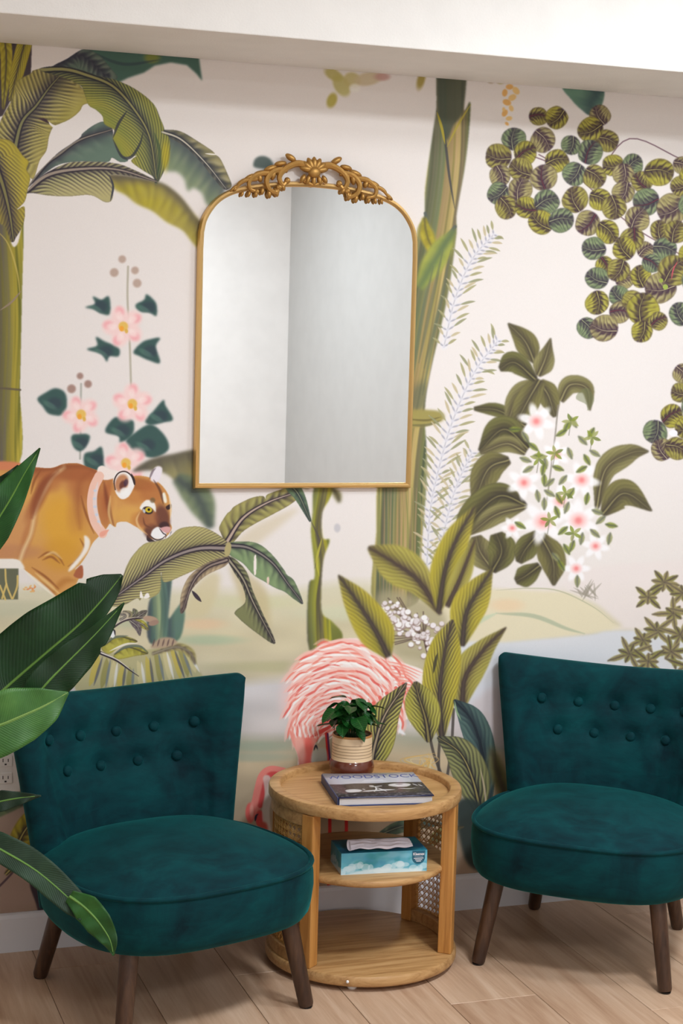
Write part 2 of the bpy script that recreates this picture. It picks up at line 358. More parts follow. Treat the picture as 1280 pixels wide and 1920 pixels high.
    leaf([(100,127),(150,104),(200,142)],out=[(98,128),(126,110),(158,92),(186,104),(205,125),(220,146),(196,151),(150,141)],pal=DGR,nv=12,vs=.6,rib=0,W=24)
    leaf([(24,300),(40,232),(68,198),(92,165),(116,138)],out=[(-10,262),(0,230),(4,220),(22,187),(28,172),(26,165),(34,150),(57,138),(63,132),(88,127),(115,132),(140,150),(164,178),(168,192),(156,197),(148,210),(130,224),(112,232),(100,238),(92,256),(87,282),(74,302),(62,336),(48,318),(28,290),(8,268)],pal=((176,160,92),(134,128,80),(62,56,66),(216,198,150)),nv=42,vs=.95,slant=.7,rib=3.2,W=52,darkw=.34,sharp=1.6,tone=(150,140,60),ribc=(142,138,92))
    fill([(72,222),(84,222),(92,231),(83,228)],(70,52,58),.4);fill([(92,228),(97,232),(106,237),(101,240),(93,233)],(234,224,218),.4)
    leaf([(50,350),(85,308),(112,288),(150,262),(210,243)],out=[(52,352),(70,325),(105,290),(130,272),(150,258),(155,250),(175,235),(195,228),(210,240),(213,262),(222,283),(240,300),(226,304),(210,296),(200,304),(150,303),(110,309),(75,332)],pal=((102,120,106),(88,104,98),(62,56,66),(168,156,140)),nv=8,vs=.25,rib=3,W=30,ribc=(152,140,124))
    leaf([(75,131),(120,130),(157,139),(212,162),(255,210),(281,259),(293,335)],out=[(73,131),(100,124),(130,126),(161,134),(186,143),(217,150),(255,168),(287,194),(300,221),(308,243),(302,248),(317,258),(318,292),(307,322),(292,347),(287,332),(264,317),(246,302),(256,292),(240,295),(228,291),(216,272),(211,258),(214,244),(196,233),(192,218),(180,206),(166,197),(158,175),(150,160),(120,146)],pal=((164,152,62),(126,132,74),(60,60,68),(200,188,120)),nv=44,vs=.8,slant=-1.5,rib=3.,W=46,darkw=.24,sharp=1.7,tone=(108,128,70),ribc=(166,158,100))
    line([(212,258),(222,232),(238,208)],2.6,(62,62,66),1.,.85);line([(212,262),(228,293),(246,294),(262,270),(268,248)],2.6,(60,62,66),.8,.85)
    line([(290,250),(300,290),(294,335)],3,(66,84,62),1.5,.7);ell(310,292,7,26,(196,172,44),blur=8,a=.6)
    leaf([(46,360),(90,328),(150,317),(220,318),(296,341)],out=[(50,360),(75,332),(120,308),(155,303),(215,306),(250,318),(296,341),(250,331),(207,328),(212,350),(210,374),(197,379),(170,366),(130,368),(95,367),(62,362)],pal=((178,166,116),(140,136,88),(62,54,66),(206,196,150)),nv=40,vs=.85,slant=1.,rib=3.2,W=44,darkw=.2,ribc=(176,158,140))
    line([(205,328),(212,350),(207,377)],2,(62,62,72),.6,.9)
    leaf([(-12,300),(6,350),(18,400),(26,455)],out=[(-60,255),(0,260),(18,263),(32,276),(43,292),(54,303),(50,318),(57,332),(52,355),(46,378),(32,393),(46,388),(44,420),(30,445),(24,454),(6,448),(-60,420)],pal=((188,166,58),(160,142,60),(64,56,68),(214,196,110)),nv=26,vs=.85,slant=1.8,rib=3.5,W=42,darkw=.42,tone=(150,140,70),ribc=(142,134,82))
    trunk([(-60,425),(0,420),(14,436),(24,462),(34,455),(44,420),(41,560),(38,700),(37,730),(35,872),(-60,872)],[(-8,420),(-6,640),(-8,872)],52,[(120,118,50),(168,150,60),(120,112,64),(92,84,78),(170,150,70),(128,124,60),(96,96,60)],.4,1.)
    line([(-8,430),(12,452),(24,480),(34,520),(38,560)],1.6,(190,168,90),.8,.8);line([(-40,730),(0,728),(38,731)],2,(96,84,70),1,.8,0);line([(0,582),(22,566),(40,545)],2,(150,128,112),.8,.9)
    fill([(-110,884),(-40,868),(37,868),(60,900),(0,940),(-80,930)],(206,126,88),1.5)
    # hibiscus flowers, soft
    line([(240,500),(239,560),(243,640),(246,740)],2,(170,160,140),2,.7,0);line([(152,720),(151,790),(150,860)],2,(150,150,140),2,.6,0)
    for x,y,r in ((229,486,7),(214,511,8),(253,507,7),(257,531,8),(150,705,6),(165,720,7),(134,729,8)): ell(x,y,r,r,(150,112,100) if y>600 else (176,146,130),blur=6,a=.8)
    DK=(62,88,84)
    for P in ([(160,576),(178,570),(174,556),(190,562),(204,556),(206,588),(190,588),(176,580)],[(254,572),(270,562),(275,552),(292,568),(293,592),(280,586),(262,584)],[(163,655),(182,648),(180,632),(196,640),(222,652),(222,668),(205,668),(200,678),(190,664)],[(250,660),(266,642),(282,636),(300,634),(292,650),(300,680),(280,676),(262,668)],[(70,748),(84,737),(104,728),(122,737),(125,762),(116,778),(92,776),(80,762)],[(272,788),(288,770),(306,750),(310,760),(324,786),(306,792),(282,797)],[(197,809),(213,784),(232,784),(250,790),(248,815),(226,830),(222,818)],[(236,828),(252,812),(282,796),(308,816),(316,842),(290,858),(262,852),(250,846)],[(134,818),(150,813),(168,817),(162,836),(150,846),(138,838)],[(158,852),(176,846),(190,838),(194,860),(192,882),(162,880)],[(-120,700),(-100,680),(-80,700),(-90,730),(-115,725)]):
        r=fill(P,DK,1.9); cx=sum(p[0] for p in P)/len(P);cy=sum(p[1] for p in P)/len(P)
        ell(cx+3,cy+3,13,11,(56,62,76),blur=10,a=.6,clip=r);ell(cx-6,cy+6,14,5,(96,132,116),ang=30,blur=5,a=.5,clip=r)
    for x,y,R_ in ((231,612,30),(248,757,29),(152,777,27),(236,868,30)):
        for k in range(5):
            a=k*72+20+x;px,py=x+R_*.72*math.cos(math.radians(a)),y+R_*.72*math.sin(math.radians(a))
            ell(px,py,R_*.58,R_*.52,(243,206,202),ang=a,blur=12,a=.9);ell(px+R_*.25*math.cos(math.radians(a+25)),py+R_*.25*math.sin(math.radians(a+25)),R_*.3,R_*.24,(238,158,164),ang=a,blur=9,a=.75);ell(px,py,R_*.3,R_*.2,(248,224,218),ang=a,blur=7,a=.7)
        ell(x,y,9,9,(228,184,96),blur=5);ell(x-3,y+4,4,5,(238,160,60),blur=3);ell(x+6,y+9,3,4,(214,166,60),blur=3,a=.8)
    leaf([(250,884),(300,860),(376,846)],out=[(248,884),(280,862),(320,852),(380,846),(382,905),(340,908),(310,888),(280,882)],pal=((150,140,96),(128,122,82),(92,84,76),(176,164,120)),nv=5,vs=.4,blur=2.8,rib=0)
    leaf([(330,895),(370,930),(396,990)],w=[10,26,26,6],pal=((120,130,100),(96,108,90),(76,82,80),(150,150,120)),nv=6,vs=.3,blur=3.5,rib=0)
    # puma
    line([(-150,930),(-190,960),(-215,1030),(-205,1100),(-230,1140)],8,(190,128,72),1.2,1,0)
    B=fill([(-160,980),(-152,925),(-120,895),(-60,884),(40,880),(60,876),(95,878),(120,870),(145,869),(165,876),(190,884),(215,886),(240,893),(262,892),(285,897),(303,910),(315,927),(320,945),(321,960),(318,978),(322,990),(314,1004),(300,1010),(284,1010),(268,996),(252,986),(236,978),(220,980),(216,988),(206,982),(200,990),(188,1003),(174,1018),(164,1038),(152,1056),(140,1068),(152,1064),(155,1080),(146,1088),(140,1120),(172,1170),(158,1200),(120,1190),(110,1130),(62,1082),(42,1064),(34,1050),(0,1048),(-55,1052),(-80,1090),(-90,1130),(-112,1185),(-150,1185),(-135,1130),(-140,1080),(-162,1040)],(206,148,84),.6,n=6)
    if B:
        for x,y,rx,ry,c,an,al in ((60,960,70,60,(214,160,84),0,.7),(120,985,38,60,(216,158,58),-15,.85),(115,1040,34,30,(204,146,52),0,.6),(120,884,95,17,(160,92,56),4,.9),(160,905,34,34,(168,96,58),0,.7),(90,900,26,22,(176,106,64),0,.7),(30,1000,60,16,(200,140,98),-65,.6),(72,935,12,44,(160,92,58),28,.75),(52,1005,10,46,(176,108,72),18,.6),(150,950,22,48,(184,120,70),10,.45),(20,1035,60,14,(186,128,92),0,.6),(192,955,12,36,(168,96,60),-14,.6),(203,932,12,34,(172,98,58),5,.8),(212,950,7,38,(214,160,90),0,.6),(245,925,30,18,(190,122,66),20,.7),(262,908,30,12,(160,94,52),10,.8),(285,925,24,20,(174,104,60),40,.7),(240,965,26,16,(214,160,84),0,.8),(262,975,16,14,(190,120,66),20,.6)): ell(x,y,rx,ry,c,ang=an,blur=min(rx,ry)*.9,a=al,clip=B)
        line([(120,876),(98,895),(78,930),(66,960),(58,1000),(44,1032),(36,1056)],2.6,(238,214,166),7,.75,0,clip=B);line([(108,884),(84,905),(70,935),(60,970)],8,(136,72,46),9,.8,1,clip=B);line([(170,885),(150,905),(146,950),(150,990)],6,(150,84,50),12,.5,1,clip=B);line([(100,1110),(120,1090),(140,1088)],6,(176,112,54),8,.6,1,clip=B);line([(40,885),(150,874),(185,890)],4,(130,70,42),8,.5,1,clip=B);line([(195,905),(200,935),(206,965),(213,985)],4,(126,66,44),5,.8,1,clip=B);line([(60,1085),(90,1102),(112,1130)],3,(160,100,60),6,.6,1,clip=B)
        for q in ([(72,1046),(90,1036),(108,1042),(120,1060)],[(80,1050),(96,1044),(112,1056)],[(60,1064),(86,1082),(110,1104)],[(150,1010),(158,1030),(142,1052),(128,1062)],[(176,1000),(160,960),(152,930)],[(186,998),(170,962),(164,930)],[(60,884),(50,900),(44,920)],[(76,882),(64,902),(58,926)]): line(q,2.2,(138,78,44),3,.75,1,clip=B)
        for q in ([(84,1042),(100,1036),(116,1048)],[(66,1074),(90,1094),(112,1114)],[(210,985),(204,960),(207,930)]): line(q,2.6,(228,190,130),3,.7,1,clip=B)
        fill([(158,1004),(168,1012),(166,1030),(152,1050),(138,1066),(128,1072),(132,1062),(150,1040),(158,1022)],(238,226,214),1.4);fill([(148,1062),(155,1062),(155,1082),(146,1084),(138,1078)],(168,96,66),.8)
    fill([(-58,1048),(0,1048),(34,1050),(46,1066),(34,1067),(0,1066),(-50,1068)],(236,226,216),1.5);line([(46,1070),(70,1090),(108,1122)],3,(236,224,206),2.5,.8)
    fill([(183,878),(192,873),(206,880),(222,884),(214,896),(196,900),(184,892)],(240,222,214),.8)
    line([(186,893),(176,915),(172,945),(178,978),(192,1000)],9,(236,190,172),.8,1,0);line([(183,905),(178,935),(180,960),(190,988)],4,(226,208,206),2,.9,1);fill([(188,998),(204,993),(196,1004),(188,1006)],(232,160,140),.6)
    for q in ((178,920),(177,935),(178,950),(181,965),(185,978)): ell(q[0],q[1],3,2.4,(196,204,220),blur=1.5,a=.8)
    fill([(282,898),(288,880),(296,874),(304,878),(302,892),(294,905),(286,903)],(232,220,226),1.2);line([(280,898),(286,884),(292,878)],2,(90,70,84),1.6,.6)
    fill([(214,912),(212,898),(220,885),(234,883),(247,892),(252,908),(248,920),(240,932),(228,936),(218,926)],(240,232,228),.6)
    line([(216,918),(214,902),(221,888),(234,884),(246,892),(252,908)],1.2,(66,46,44),.5,1,0);line([(246,888),(251,900),(253,910)],2,(56,44,44),.6)
    ell(228,906,12,17,(190,130,92),ang=18,blur=6);ell(230,910,6,9,(110,62,50),ang=15,blur=4);ell(236,905,4,7,(70,50,70),ang=10,blur=3,a=.8);ell(234,922,9,8,(242,236,232),blur=5,a=.9)
    fill([(286,1012),(276,1004),(276,1014),(290,1018),(304,1017),(312,1008),(318,1000),(322,996),(316,1006),(308,1014),(300,1018)],(60,48,52),.5)
    ell(285,996,15,14,(96,58,50),blur=9,a=.9);ell(304,972,14,26,(110,66,54),ang=-8,blur=10,a=.95);ell(308,987,10,9,(66,44,46),blur=5,a=.9);ell(277,972,19,18,(150,92,64),blur=10,a=.7)
    line([(262,960),(256,975),(262,990),(276,1002)],2,(222,178,124),2.5,.9);line([(268,970),(272,984),(284,990)],1.5,(96,56,44),2,.6)
    fill([(262,952),(268,942),(278,937),(290,944),(292,960),(286,954),(276,950),(266,956)],(238,230,222),.9);ell(286,938,5,5,(110,90,60),blur=4,a=.7)
    ell(277,957,10,7,(56,42,44),ang=15,blur=2);ell(278.5,956,6.5,5.2,(206,178,50),ang=10,blur=1);ell(279,955.5,2.4,2.4,(20,18,20),blur=.6);ell(270,958,2.5,4,(190,190,196),ang=-20,blur=1.5)
    fill([(304,926),(309,924),(313,940),(309,943),(304,934)],(238,228,210),.9);fill([(311,950),(320,945),(321,952),(314,956)],(60,40,40),.6);line([(316,930),(320,950),(319,975)],1.6,(232,206,170),1,.8);line([(288,900),(300,920),(306,945)],2.4,(84,50,38),2.5,.7)
    fill([(283,1004),(286,994),(296,988),(308,996),(312,1002),(304,1010),(290,1010)],(238,232,232),.8);fill([(300,991),(312,987),(320,990),(316,999),(308,998)],(216,160,158),.7)
    line([(298,990),(306,1000),(311,1003),(310,1010)],.9,(56,40,46),.5);line([(280,1003),(292,1012),(304,1010),(311,1003)],1,(50,40,46),.5);line([(282,1016),(294,1017),(306,1015),(316,1004),(320,996)],1.6,(240,234,232),.6)
    fill([(-60,1066),(35,1066),(34,1124),(-60,1124)],(104,104,84),.8,sm=False)
    for q in ([(10,1068),(12,1095),(22,1122)],[(12,1095),(4,1122)],[(0,1098),(10,1124)],[(24,1122),(32,1100),(33,1080)]): line(q,1.8,(214,184,110),.8,.9,0)
    for k in range(12): ell(38+rngm.random()*34,1096+rngm.random()*14,3,1.6,(222,140,90) if k%2 else (226,176,110),ang=rngm.random()*180,blur=1.5,a=.9)
    for k,(x,y) in enumerate(((180,1140),(168,1165),(186,1160))): line([(x,y),(x+3,y+22)],2.5,(130,130,120),2,.8)
    # lower left foliage
    trunk([(300,1082),(322,1070),(318,1130),(316,1160),(330,1142),(344,1128),(346,1160),(332,1202),(280,1205),(279,1130),(298,1110)],[(300,1070),(304,1205)],26,[(96,122,106),(78,92,94),(88,112,100),(150,160,120),(84,106,98),(72,78,84)],.3,1.6)
    pairs=[((185,1230),(168,1285)),((200,1235),(190,1290)),((213,1240),(206,1290)),((228,1248),(222,1290)),((243,1252),(240,1290)),((258,1240),(264,1290)),((274,1232),(280,1290)),((290,1222),(300,1280)),((305,1218),(318,1275)),((320,1216),(338,1272)),((335,1218),(352,1268)),((348,1225),(366,1260))]
    fill([(176,1228),(215,1225),(262,1222),(290,1215),(330,1210),(355,1222),(370,1250),(372,1300),(150,1300)],(178,168,128),1.5)
    for k,(p,q) in enumerate(pairs):
        line([p,((p[0]+q[0])/2+3,(p[1]+q[1])/2-4),q],7,((188,168,84),(148,140,84),(200,186,140))[k%3],2,.9);line([(p[0]+7,p[1]+2),(q[0]+8,q[1])],2.6,((96,96,102),(118,124,128),(220,214,208))[k%3],1.8,.85)
    leaf([(285,1226),(330,1213),(356,1224),(366,1246)],w=[3,7,9,2],pal=((170,158,90),(140,126,80),(90,76,80),(200,190,150)),nv=8,blur=1.6,rib=1.2)
    fill([(282,1212),(300,1197),(322,1196),(332,1206),(310,1214),(290,1216)],(176,150,126),1.6);
    for k in range(5): line([(286+k*9,1212),(290+k*9,1198)],1.6,(104,82,78),1.4,.8)
    leaf([(195,1210),(222,1194),(258,1203)],out=[(190,1216),(204,1198),(230,1192),(258,1203),(226,1212),(205,1226)],pal=BRT,nv=4,vs=.3,rib=0,darkw=.1,W=12);line([(192,1212),(212,1196),(240,1192)],2.4,(110,116,100),.8,.9)
    leaf([(212,1228),(240,1214),(277,1226)],out=[(213,1229),(232,1214),(262,1211),(278,1225),(254,1230),(224,1236)],pal=BRT,nv=5,vs=.3,rib=0,darkw=.1,W=12);line([(214,1226),(236,1213),(262,1212),(277,1224)],2.6,(104,112,100),.7,.9);line([(205,1221),(235,1208),(258,1206)],1.8,(232,224,214),.7,.9)
    for tp,c in (((250,1141),(120,124,86)),((276,1145),(104,96,84)),((279,1182),(176,166,60)),((262,1192),(112,98,102)),((230,1146),(160,148,110)),((216,1150),(206,190,160))):
        leaf([(238+(tp[0]-250)*.4,1163),((238+tp[0])/2+8,(1163+tp[1])/2-2),tp],w=[2,7,6,1],pal=(c,c,(64,56,60),(220,210,190)),nv=4,vs=.4,rib=.8)
    ell(211,1188,5,8,(230,228,228),blur=1);line([(207,1180),(214,1182),(216,1192)],1.6,(60,54,60),.6)
    line([(206,1180),(228,1166),(250,1160),(284,1158)],3,(62,50,56),.6,.95,2);line([(206,1178),(228,1164),(250,1158),(280,1157)],1.3,(208,192,176),.5,.95,2)
    line([(188,1224),(218,1238),(240,1254),(260,1268)],3.2,(48,40,48),.6,1,2);line([(190,1224),(218,1236),(240,1252),(256,1264)],1.3,(226,216,208),.5,1,2)
    ell(282,1161,14,6,(176,146,124),ang=10,blur=2);ell(288,1168,10,5,(160,128,112),ang=-15,blur=2)
    # centre banana plant
    for P,c in (([(350,1152),(362,1105),(392,1075),(412,1080),(405,1120),(385,1155)],(206,190,152)),([(432,1060),(470,1080),(500,1110),(505,1180),(470,1160),(446,1110)],(196,178,138)),([(560,955),(480,985),(430,1030),(440,1050)],(212,196,172))): fill(P,c,5,.8)
    leaf([(424,1018),(455,972),(500,943),(552,924)],out=[(414,1000),(411,988),(424,965),(432,958),(440,949),(470,934),(492,930),(498,936),(500,928),(520,920),(550,912),(560,930),(544,946),(510,965),(478,982),(455,997),(436,1018),(424,1020)],pal=((158,148,88),(134,128,76),(58,46,60),(198,186,130)),nv=18,vs=.55,rib=2.6,W=26,darkw=.2,ribc=(206,180,160))
    leaf([(429,1028),(370,1029),(312,1050),(262,1086),(206,1126)],out=[(428,1020),(410,1003),(385,990),(362,987),(335,992),(315,1008),(290,1015),(270,1020),(250,1040),(238,1060),(226,1090),(200,1132),(228,1136),(256,1122),(262,1126),(268,1118),(280,1122),(300,1108),(302,1072),(308,1092),(345,1078),(385,1060),(428,1044)],pal=((176,164,106),(146,138,88),(58,48,60),(208,196,144)),nv=46,vs=.85,slant=-1.1,rib=3,W=38,darkw=.2,ribc=(164,148,142))
    fill([(262,1120),(264,1108),(268,1120)],(238,228,222),.4);fill([(270,1122),(273,1114),(278,1112),(280,1120)],(238,228,222),.4)
    leaf([(426,1022),(468,1028),(510,1055),(540,1095),(567,1130)],out=[(426,1020),(455,1015),(485,1020),(510,1040),(532,1068),(538,1078),(552,1090),(568,1131),(552,1124),(534,1110),(515,1102),(495,1090),(475,1078),(455,1056),(430,1040)],pal=((126,146,104),(108,126,92),(50,46,58),(176,178,140)),nv=16,vs=.35,rib=2.2,W=24,darkw=.22,ribc=(150,138,130))
    fill([(476,1046),(480,1042),(480,1074),(476,1076)],(236,222,214),.5);fill([(500,1084),(504,1082),(504,1094),(501,1095)],(226,196,180),.5)
    leaf([(426,1046),(455,1085),(475,1130),(514,1204)],out=[(424,1044),(440,1048),(462,1072),(474,1108),(490,1145),(516,1206),(480,1186),(445,1157),(441,1146),(460,1128),(454,1098),(438,1072)],pal=((122,122,84),(98,102,76),(48,40,50),(180,170,130)),nv=26,vs=.6,rib=2,W=18,darkw=.3,ribc=(176,164,138))
    leaf([(425,1050),(388,1064),(362,1092),(342,1146)],out=[(428,1044),(400,1050),(375,1063),(352,1084),(339,1116),(338,1149),(348,1142),(358,1108),(385,1080),(424,1060)],pal=((186,162,126),(140,120,92),(62,50,58),(206,186,160)),nv=12,vs=.4,rib=2,W=14,darkw=.4,ribc=(160,140,128));line([(360,1108),(368,1118),(377,1128)],3.6,(64,54,62),.6)
    ell(427,1030,6,14,(176,160,112),ang=10,blur=2)
    trunk([(590,912),(624,912),(618,935),(604,962),(605,1008),(618,1013),(606,1050),(602,1110),(604,1150),(622,1165),(642,1190),(630,1216),(580,1220),(578,1100),(590,1080),(583,1000),(586,960)],[(606,912),(592,990),(600,1060),(594,1130),(600,1215)],24,[(120,122,60),(170,160,50),(92,84,70),(150,146,50),(110,112,70),(88,84,70)],.5,1.6)
    line([(582,975),(600,1020),(590,1065)],2,(86,76,72),1.5,.8);line([(603,1010),(594,1050),(598,1080)],2.4,(190,180,70),1.6,.8)
    leaf([(622,915),(632,928),(636,942)],w=[4,8,3],pal=MAG,nv=3,vs=.2,blur=3,rib=0);ell(632,990,6,8,(190,184,188),blur=5,a=.8)
    leaf([(505,905),(545,898),(580,912)],w=[8,14,6],pal=((150,140,104),(120,110,90),(90,80,80),(170,160,130)),nv=3,vs=.3,blur=2.4,rib=0)
    leaf([(530,900),(558,925),(582,978)],w=[5,13,9,2],pal=((98,118,88),(82,100,82),(46,50,58),(150,156,120)),nv=5,vs=.3,rib=1.4,W=12)
    # tall trunk right of the mirror
    T=trunk([(823,120),(871,120),(869,205),(882,194),(873,300),(856,400),(855,440),(838,560),(806,700),(796,770),(800,860),(797,940),(788,1040),(782,1130),(700,1130),(705,1000),(708,900),(735,760),(758,620),(776,500),(782,430),(795,404),(797,350),(811,250),(818,200)],[(848,120),(842,300),(815,480),(782,680),(756,860),(745,1130)],46,[(92,100,76),(124,124,80),(120,106,84),(164,148,88),(172,144,104),(148,134,84),(106,112,80),(114,108,86),(98,102,80),(158,146,88)],.5,1.4)
    if T:
        fill([(824,120),(870,120),(868,205),(850,235),(836,262),(822,215)],(78,84,72),2,.85);line([(818,208),(832,250),(842,330),(852,390)],2.4,(66,66,72),2,.8,1);line([(882,196),(858,235),(838,275)],2,(178,160,70),1.4,.9);line([(819,210),(828,240),(834,270)],2.6,(182,164,60),1.4,.9)
        line([(797,400),(806,430),(818,462),(836,445),(853,425)],3,(90,96,92),2.4,.85,0);leaf([(795,408),(800,440),(812,470)],w=[4,14,10],pal=YEL,nv=3,vs=.2,rib=0,blur=2,darkw=.1)
        leaf([(852,430),(820,480),(785,540)],w=[3,20,22,8],pal=((160,160,76),(132,146,76),(96,110,80),(170,160,100)),nv=3,vs=.2,rib=0,blur=2.4)
        for q in ([(830,470),(810,560),(785,680)],[(845,470),(822,580),(795,690)],[(812,500),(790,600),(772,720)],[(838,520),(815,620),(792,740)]): line(q,3.4,(98,104,84),3,.6,1)
        ell(786,745,18,30,(88,94,80),ang=20,blur=18,a=.6,clip=T)
        fill([(762,772),(790,768),(826,772),(832,786),(806,797),(762,800)],(158,144,84),2.2);line([(764,797),(800,797),(826,788)],2.4,(110,104,70),2,.7,1);line([(765,786),(800,788),(826,782)],2,(112,100,60),1.8,.8)
        for k in range(26):
            x=712+k*3.;line([(x,915),(x+rngm.normal()*3,1010),(x-3,1120)],1.6,((92,108,70),(176,156,92),(120,126,70),(188,150,110))[k%4],1.4,.45,1)
    # blurred top motifs
    for x,y,rx,ry,c,an in ((622,188,9,14,(176,160,66),20),(640,160,14,22,(190,178,110),-30),(660,150,16,14,(196,180,120),20),(690,148,26,12,(206,186,150),-10),(716,144,14,7,(196,150,140),0),(665,165,10,8,(236,228,216),0),(625,140,18,10,(186,172,100),30),(789,150,7,17,(160,138,60),15),(920,152,5,4,(176,150,120),0),(938,153,6,4,(176,160,90),0)): ell(x,y,rx,ry,c,ang=an,blur=7,a=.85)
    for k,(x,y,r) in enumerate(((955,163,7),(967,170,8),(946,174,7),(960,183,8),(950,192,8),(958,203,6),(946,212,7),(954,222,6),(950,232,4),(944,205,4))): ell(x,y,r,r*.7,((226,168,92),(232,190,120))[k%2],ang=k*50,blur=3,a=.9)
    leaf([(1130,160),(1112,185),(1104,213)],out=[(1056,160),(1127,160),(1127,200),(1107,216),(1090,206),(1072,188)],pal=((104,136,116),(92,122,108),(66,84,86),(140,160,130)),nv=3,vs=.3,rib=0,blur=1.3,W=40)
    fill([(478,314),(476,302),(484,294),(496,293),(508,300),(512,316)],(88,98,94),2)
    # pale ferns
    def fern(P,L0,n,a):
        C_=crv(P,30);k_=np.linspace(0,len(C_)-1,n).astype(int)
        line(P,6,(226,220,224),5,.6*a,0);line(P,1.1,(150,146,158),1.6,.4*a,0)
        for j,i in enumerate(k_):
            p=C_[i];q=C_[min(i+3,len(C_)-1)]-C_[max(i-3,0)];th=math.atan2(-q[1],-q[0]);ln=L0*(.45+.55*math.sin(math.pi*(.12+.8*j/n)))
            for s in (-1,1):
                an=th+s*(.95+rngm.normal()*.16);l2=ln*(1+rngm.normal()*.15);e=p+l2*np.array([math.cos(an),math.sin(an)]);m_=(p+e)/2+np.array([0,-2.])
                line([p,m_,e],2.2,(214,208,214),1.8,.8*a,2);line([p+(e-p)*.35,(m_+e)/2,e],2.5,((158,150,104),(140,138,100),(190,172,134))[j%3],1.5,.8*a);line([p+(e-p)*.08,p+(e-p)*.34],1.5,(142,138,150),1.6,.55*a)
    fern([(925,440),(885,486),(853,560),(832,650)],38,19,1.);fern([(932,640),(888,700),(848,790),(822,880),(806,960),(800,1060)],42,36,1.);fern([(884,850),(856,910),(836,980),(822,1060)],38,20,.9)
    # round-leaved tree
    def gl(x,y,r,k):
        pal=(((152,142,70),(134,126,58),(66,48,60),(184,172,110)),((168,158,64),(142,136,52),(62,46,58),(190,178,100)),((120,134,96),(104,120,86),(62,52,66),(168,170,130)),((160,148,96),(132,122,80),(70,50,66),(196,180,140)))[k%4]
        th=k*2.4;r*=1.1;dx,dy=math.cos(th)*r*.93,math.sin(th)*r*.93
        out=[(x+r*(1+.05*math.sin(2*q+k)+.03*math.sin(3*q+k*2))*math.cos(q),y+r*(1+.05*math.cos(2*q+k*3))*math.sin(q)) for q in [2*math.pi*i/12 for i in range(12)]]
        leaf([(x-dx,y-dy),(x+.2*dy,y-.2*dx),(x+dx,y+dy)],out=out,W=r,pal=pal,nv=5.6,vs=.85,rib=1.,blur=1.,slant=1.7,darkw=.34,edge=.6,sharp=1.8,ribc=(120,60,70) if k%5==0 else None)
    G='455,360,50;557,368,58;315,490,62;480,495,65;225,590,70;380,570,62;640,525,52;805,355,55;845,500,60;752,435,66;750,565,66;235,700,58;355,665,65;560,615,62;660,690,62;485,710,70;775,705,62;880,640,58;995,635,55;940,690,58;1045,735,55;1145,680,75;225,800,58;350,780,66;270,880,60;385,880,60;500,850,65;940,795,58;665,835,68;805,835,60;1070,850,72;1020,945,65;885,880,64;470,965,65;585,955,65;735,970,66;1150,1010,55;850,1020,62;770,1115,62;1065,1125,45;990,1060,62;945,1115,62;1175,1120,65;1215,890,80;1240,1020,62;835,1215,50;790,1285,60;950,1290,50;910,1240,62;1040,1275,58;1100,1200,50;1150,1340,80;1230,1240,82;790,1425,62;915,1385,55;920,1480,58;995,1420,60;1050,1460,85;735,1570,55;830,1570,72;1140,1530,48;1045,1590,58;1265,1490,60;1275,640,48;1265,760,52;1340,700,70;1330,860,70;1400,560,60;1360,980,70;1320,1150,60;1350,1300,70;1420,760,70;1450,900,80;1500,1050,70;1480,640,60;1560,800,70;1420,1180,70;1540,1240,70'
    for q in ([(1080,330),(1030,305),(990,290)],[(1280,480),(1180,420),(1080,330),(1010,290)],[(1280,300),(1180,260),(1120,330)],[(1260,470),(1190,520),(1150,560)]): line([(x,y) for x,y in q if y>0] if q[0][1] else q[1:],1.2,(120,90,100),.8,.8,0)
    for k in range(50): ell(970+rngm.random()*300,300+rngm.random()*230+0,4,3,(240,236,240),ang=rngm.random()*180,blur=1.5,a=.6) if k<0 else None
    for k,g in enumerate(G.split(';')):
        x,y,r=[float(v)/3.048 for v in g.split(',')];gl(860+x,100+y,r,k)
    for k,(x,y,r) in enumerate(((1278,700,16),(1276,736,18),(1259,780,20),(1228,810,21),(1241,843,19),(1268,841,20),(1290,800,22),(1300,760,22),(1310,850,24),(1330,800,24))): gl(x,y,r,k+3)
    ell(1262,812,8,6,(236,230,236),blur=2);ell(1239,526,4,4,(150,160,70),blur=1);ell(1247,538,5,5,(156,170,80),blur=1);line([(1270,490),(1262,505),(1258,525)],1.2,(190,80,90),.6)
    # magnolia with white flowers
    def ml(P,w,k=0,bl=1.3): leaf(P,w=[q*1.12 for q in w],pal=(MAG,((136,128,84),(120,112,70),(78,68,58),(170,158,108)),((112,108,64),(98,94,56),(62,54,50),(150,140,90)))[k%3],nv=5,vs=.3,rib=1.6,blur=bl,darkw=.42,slant=3.5,edge=.6)
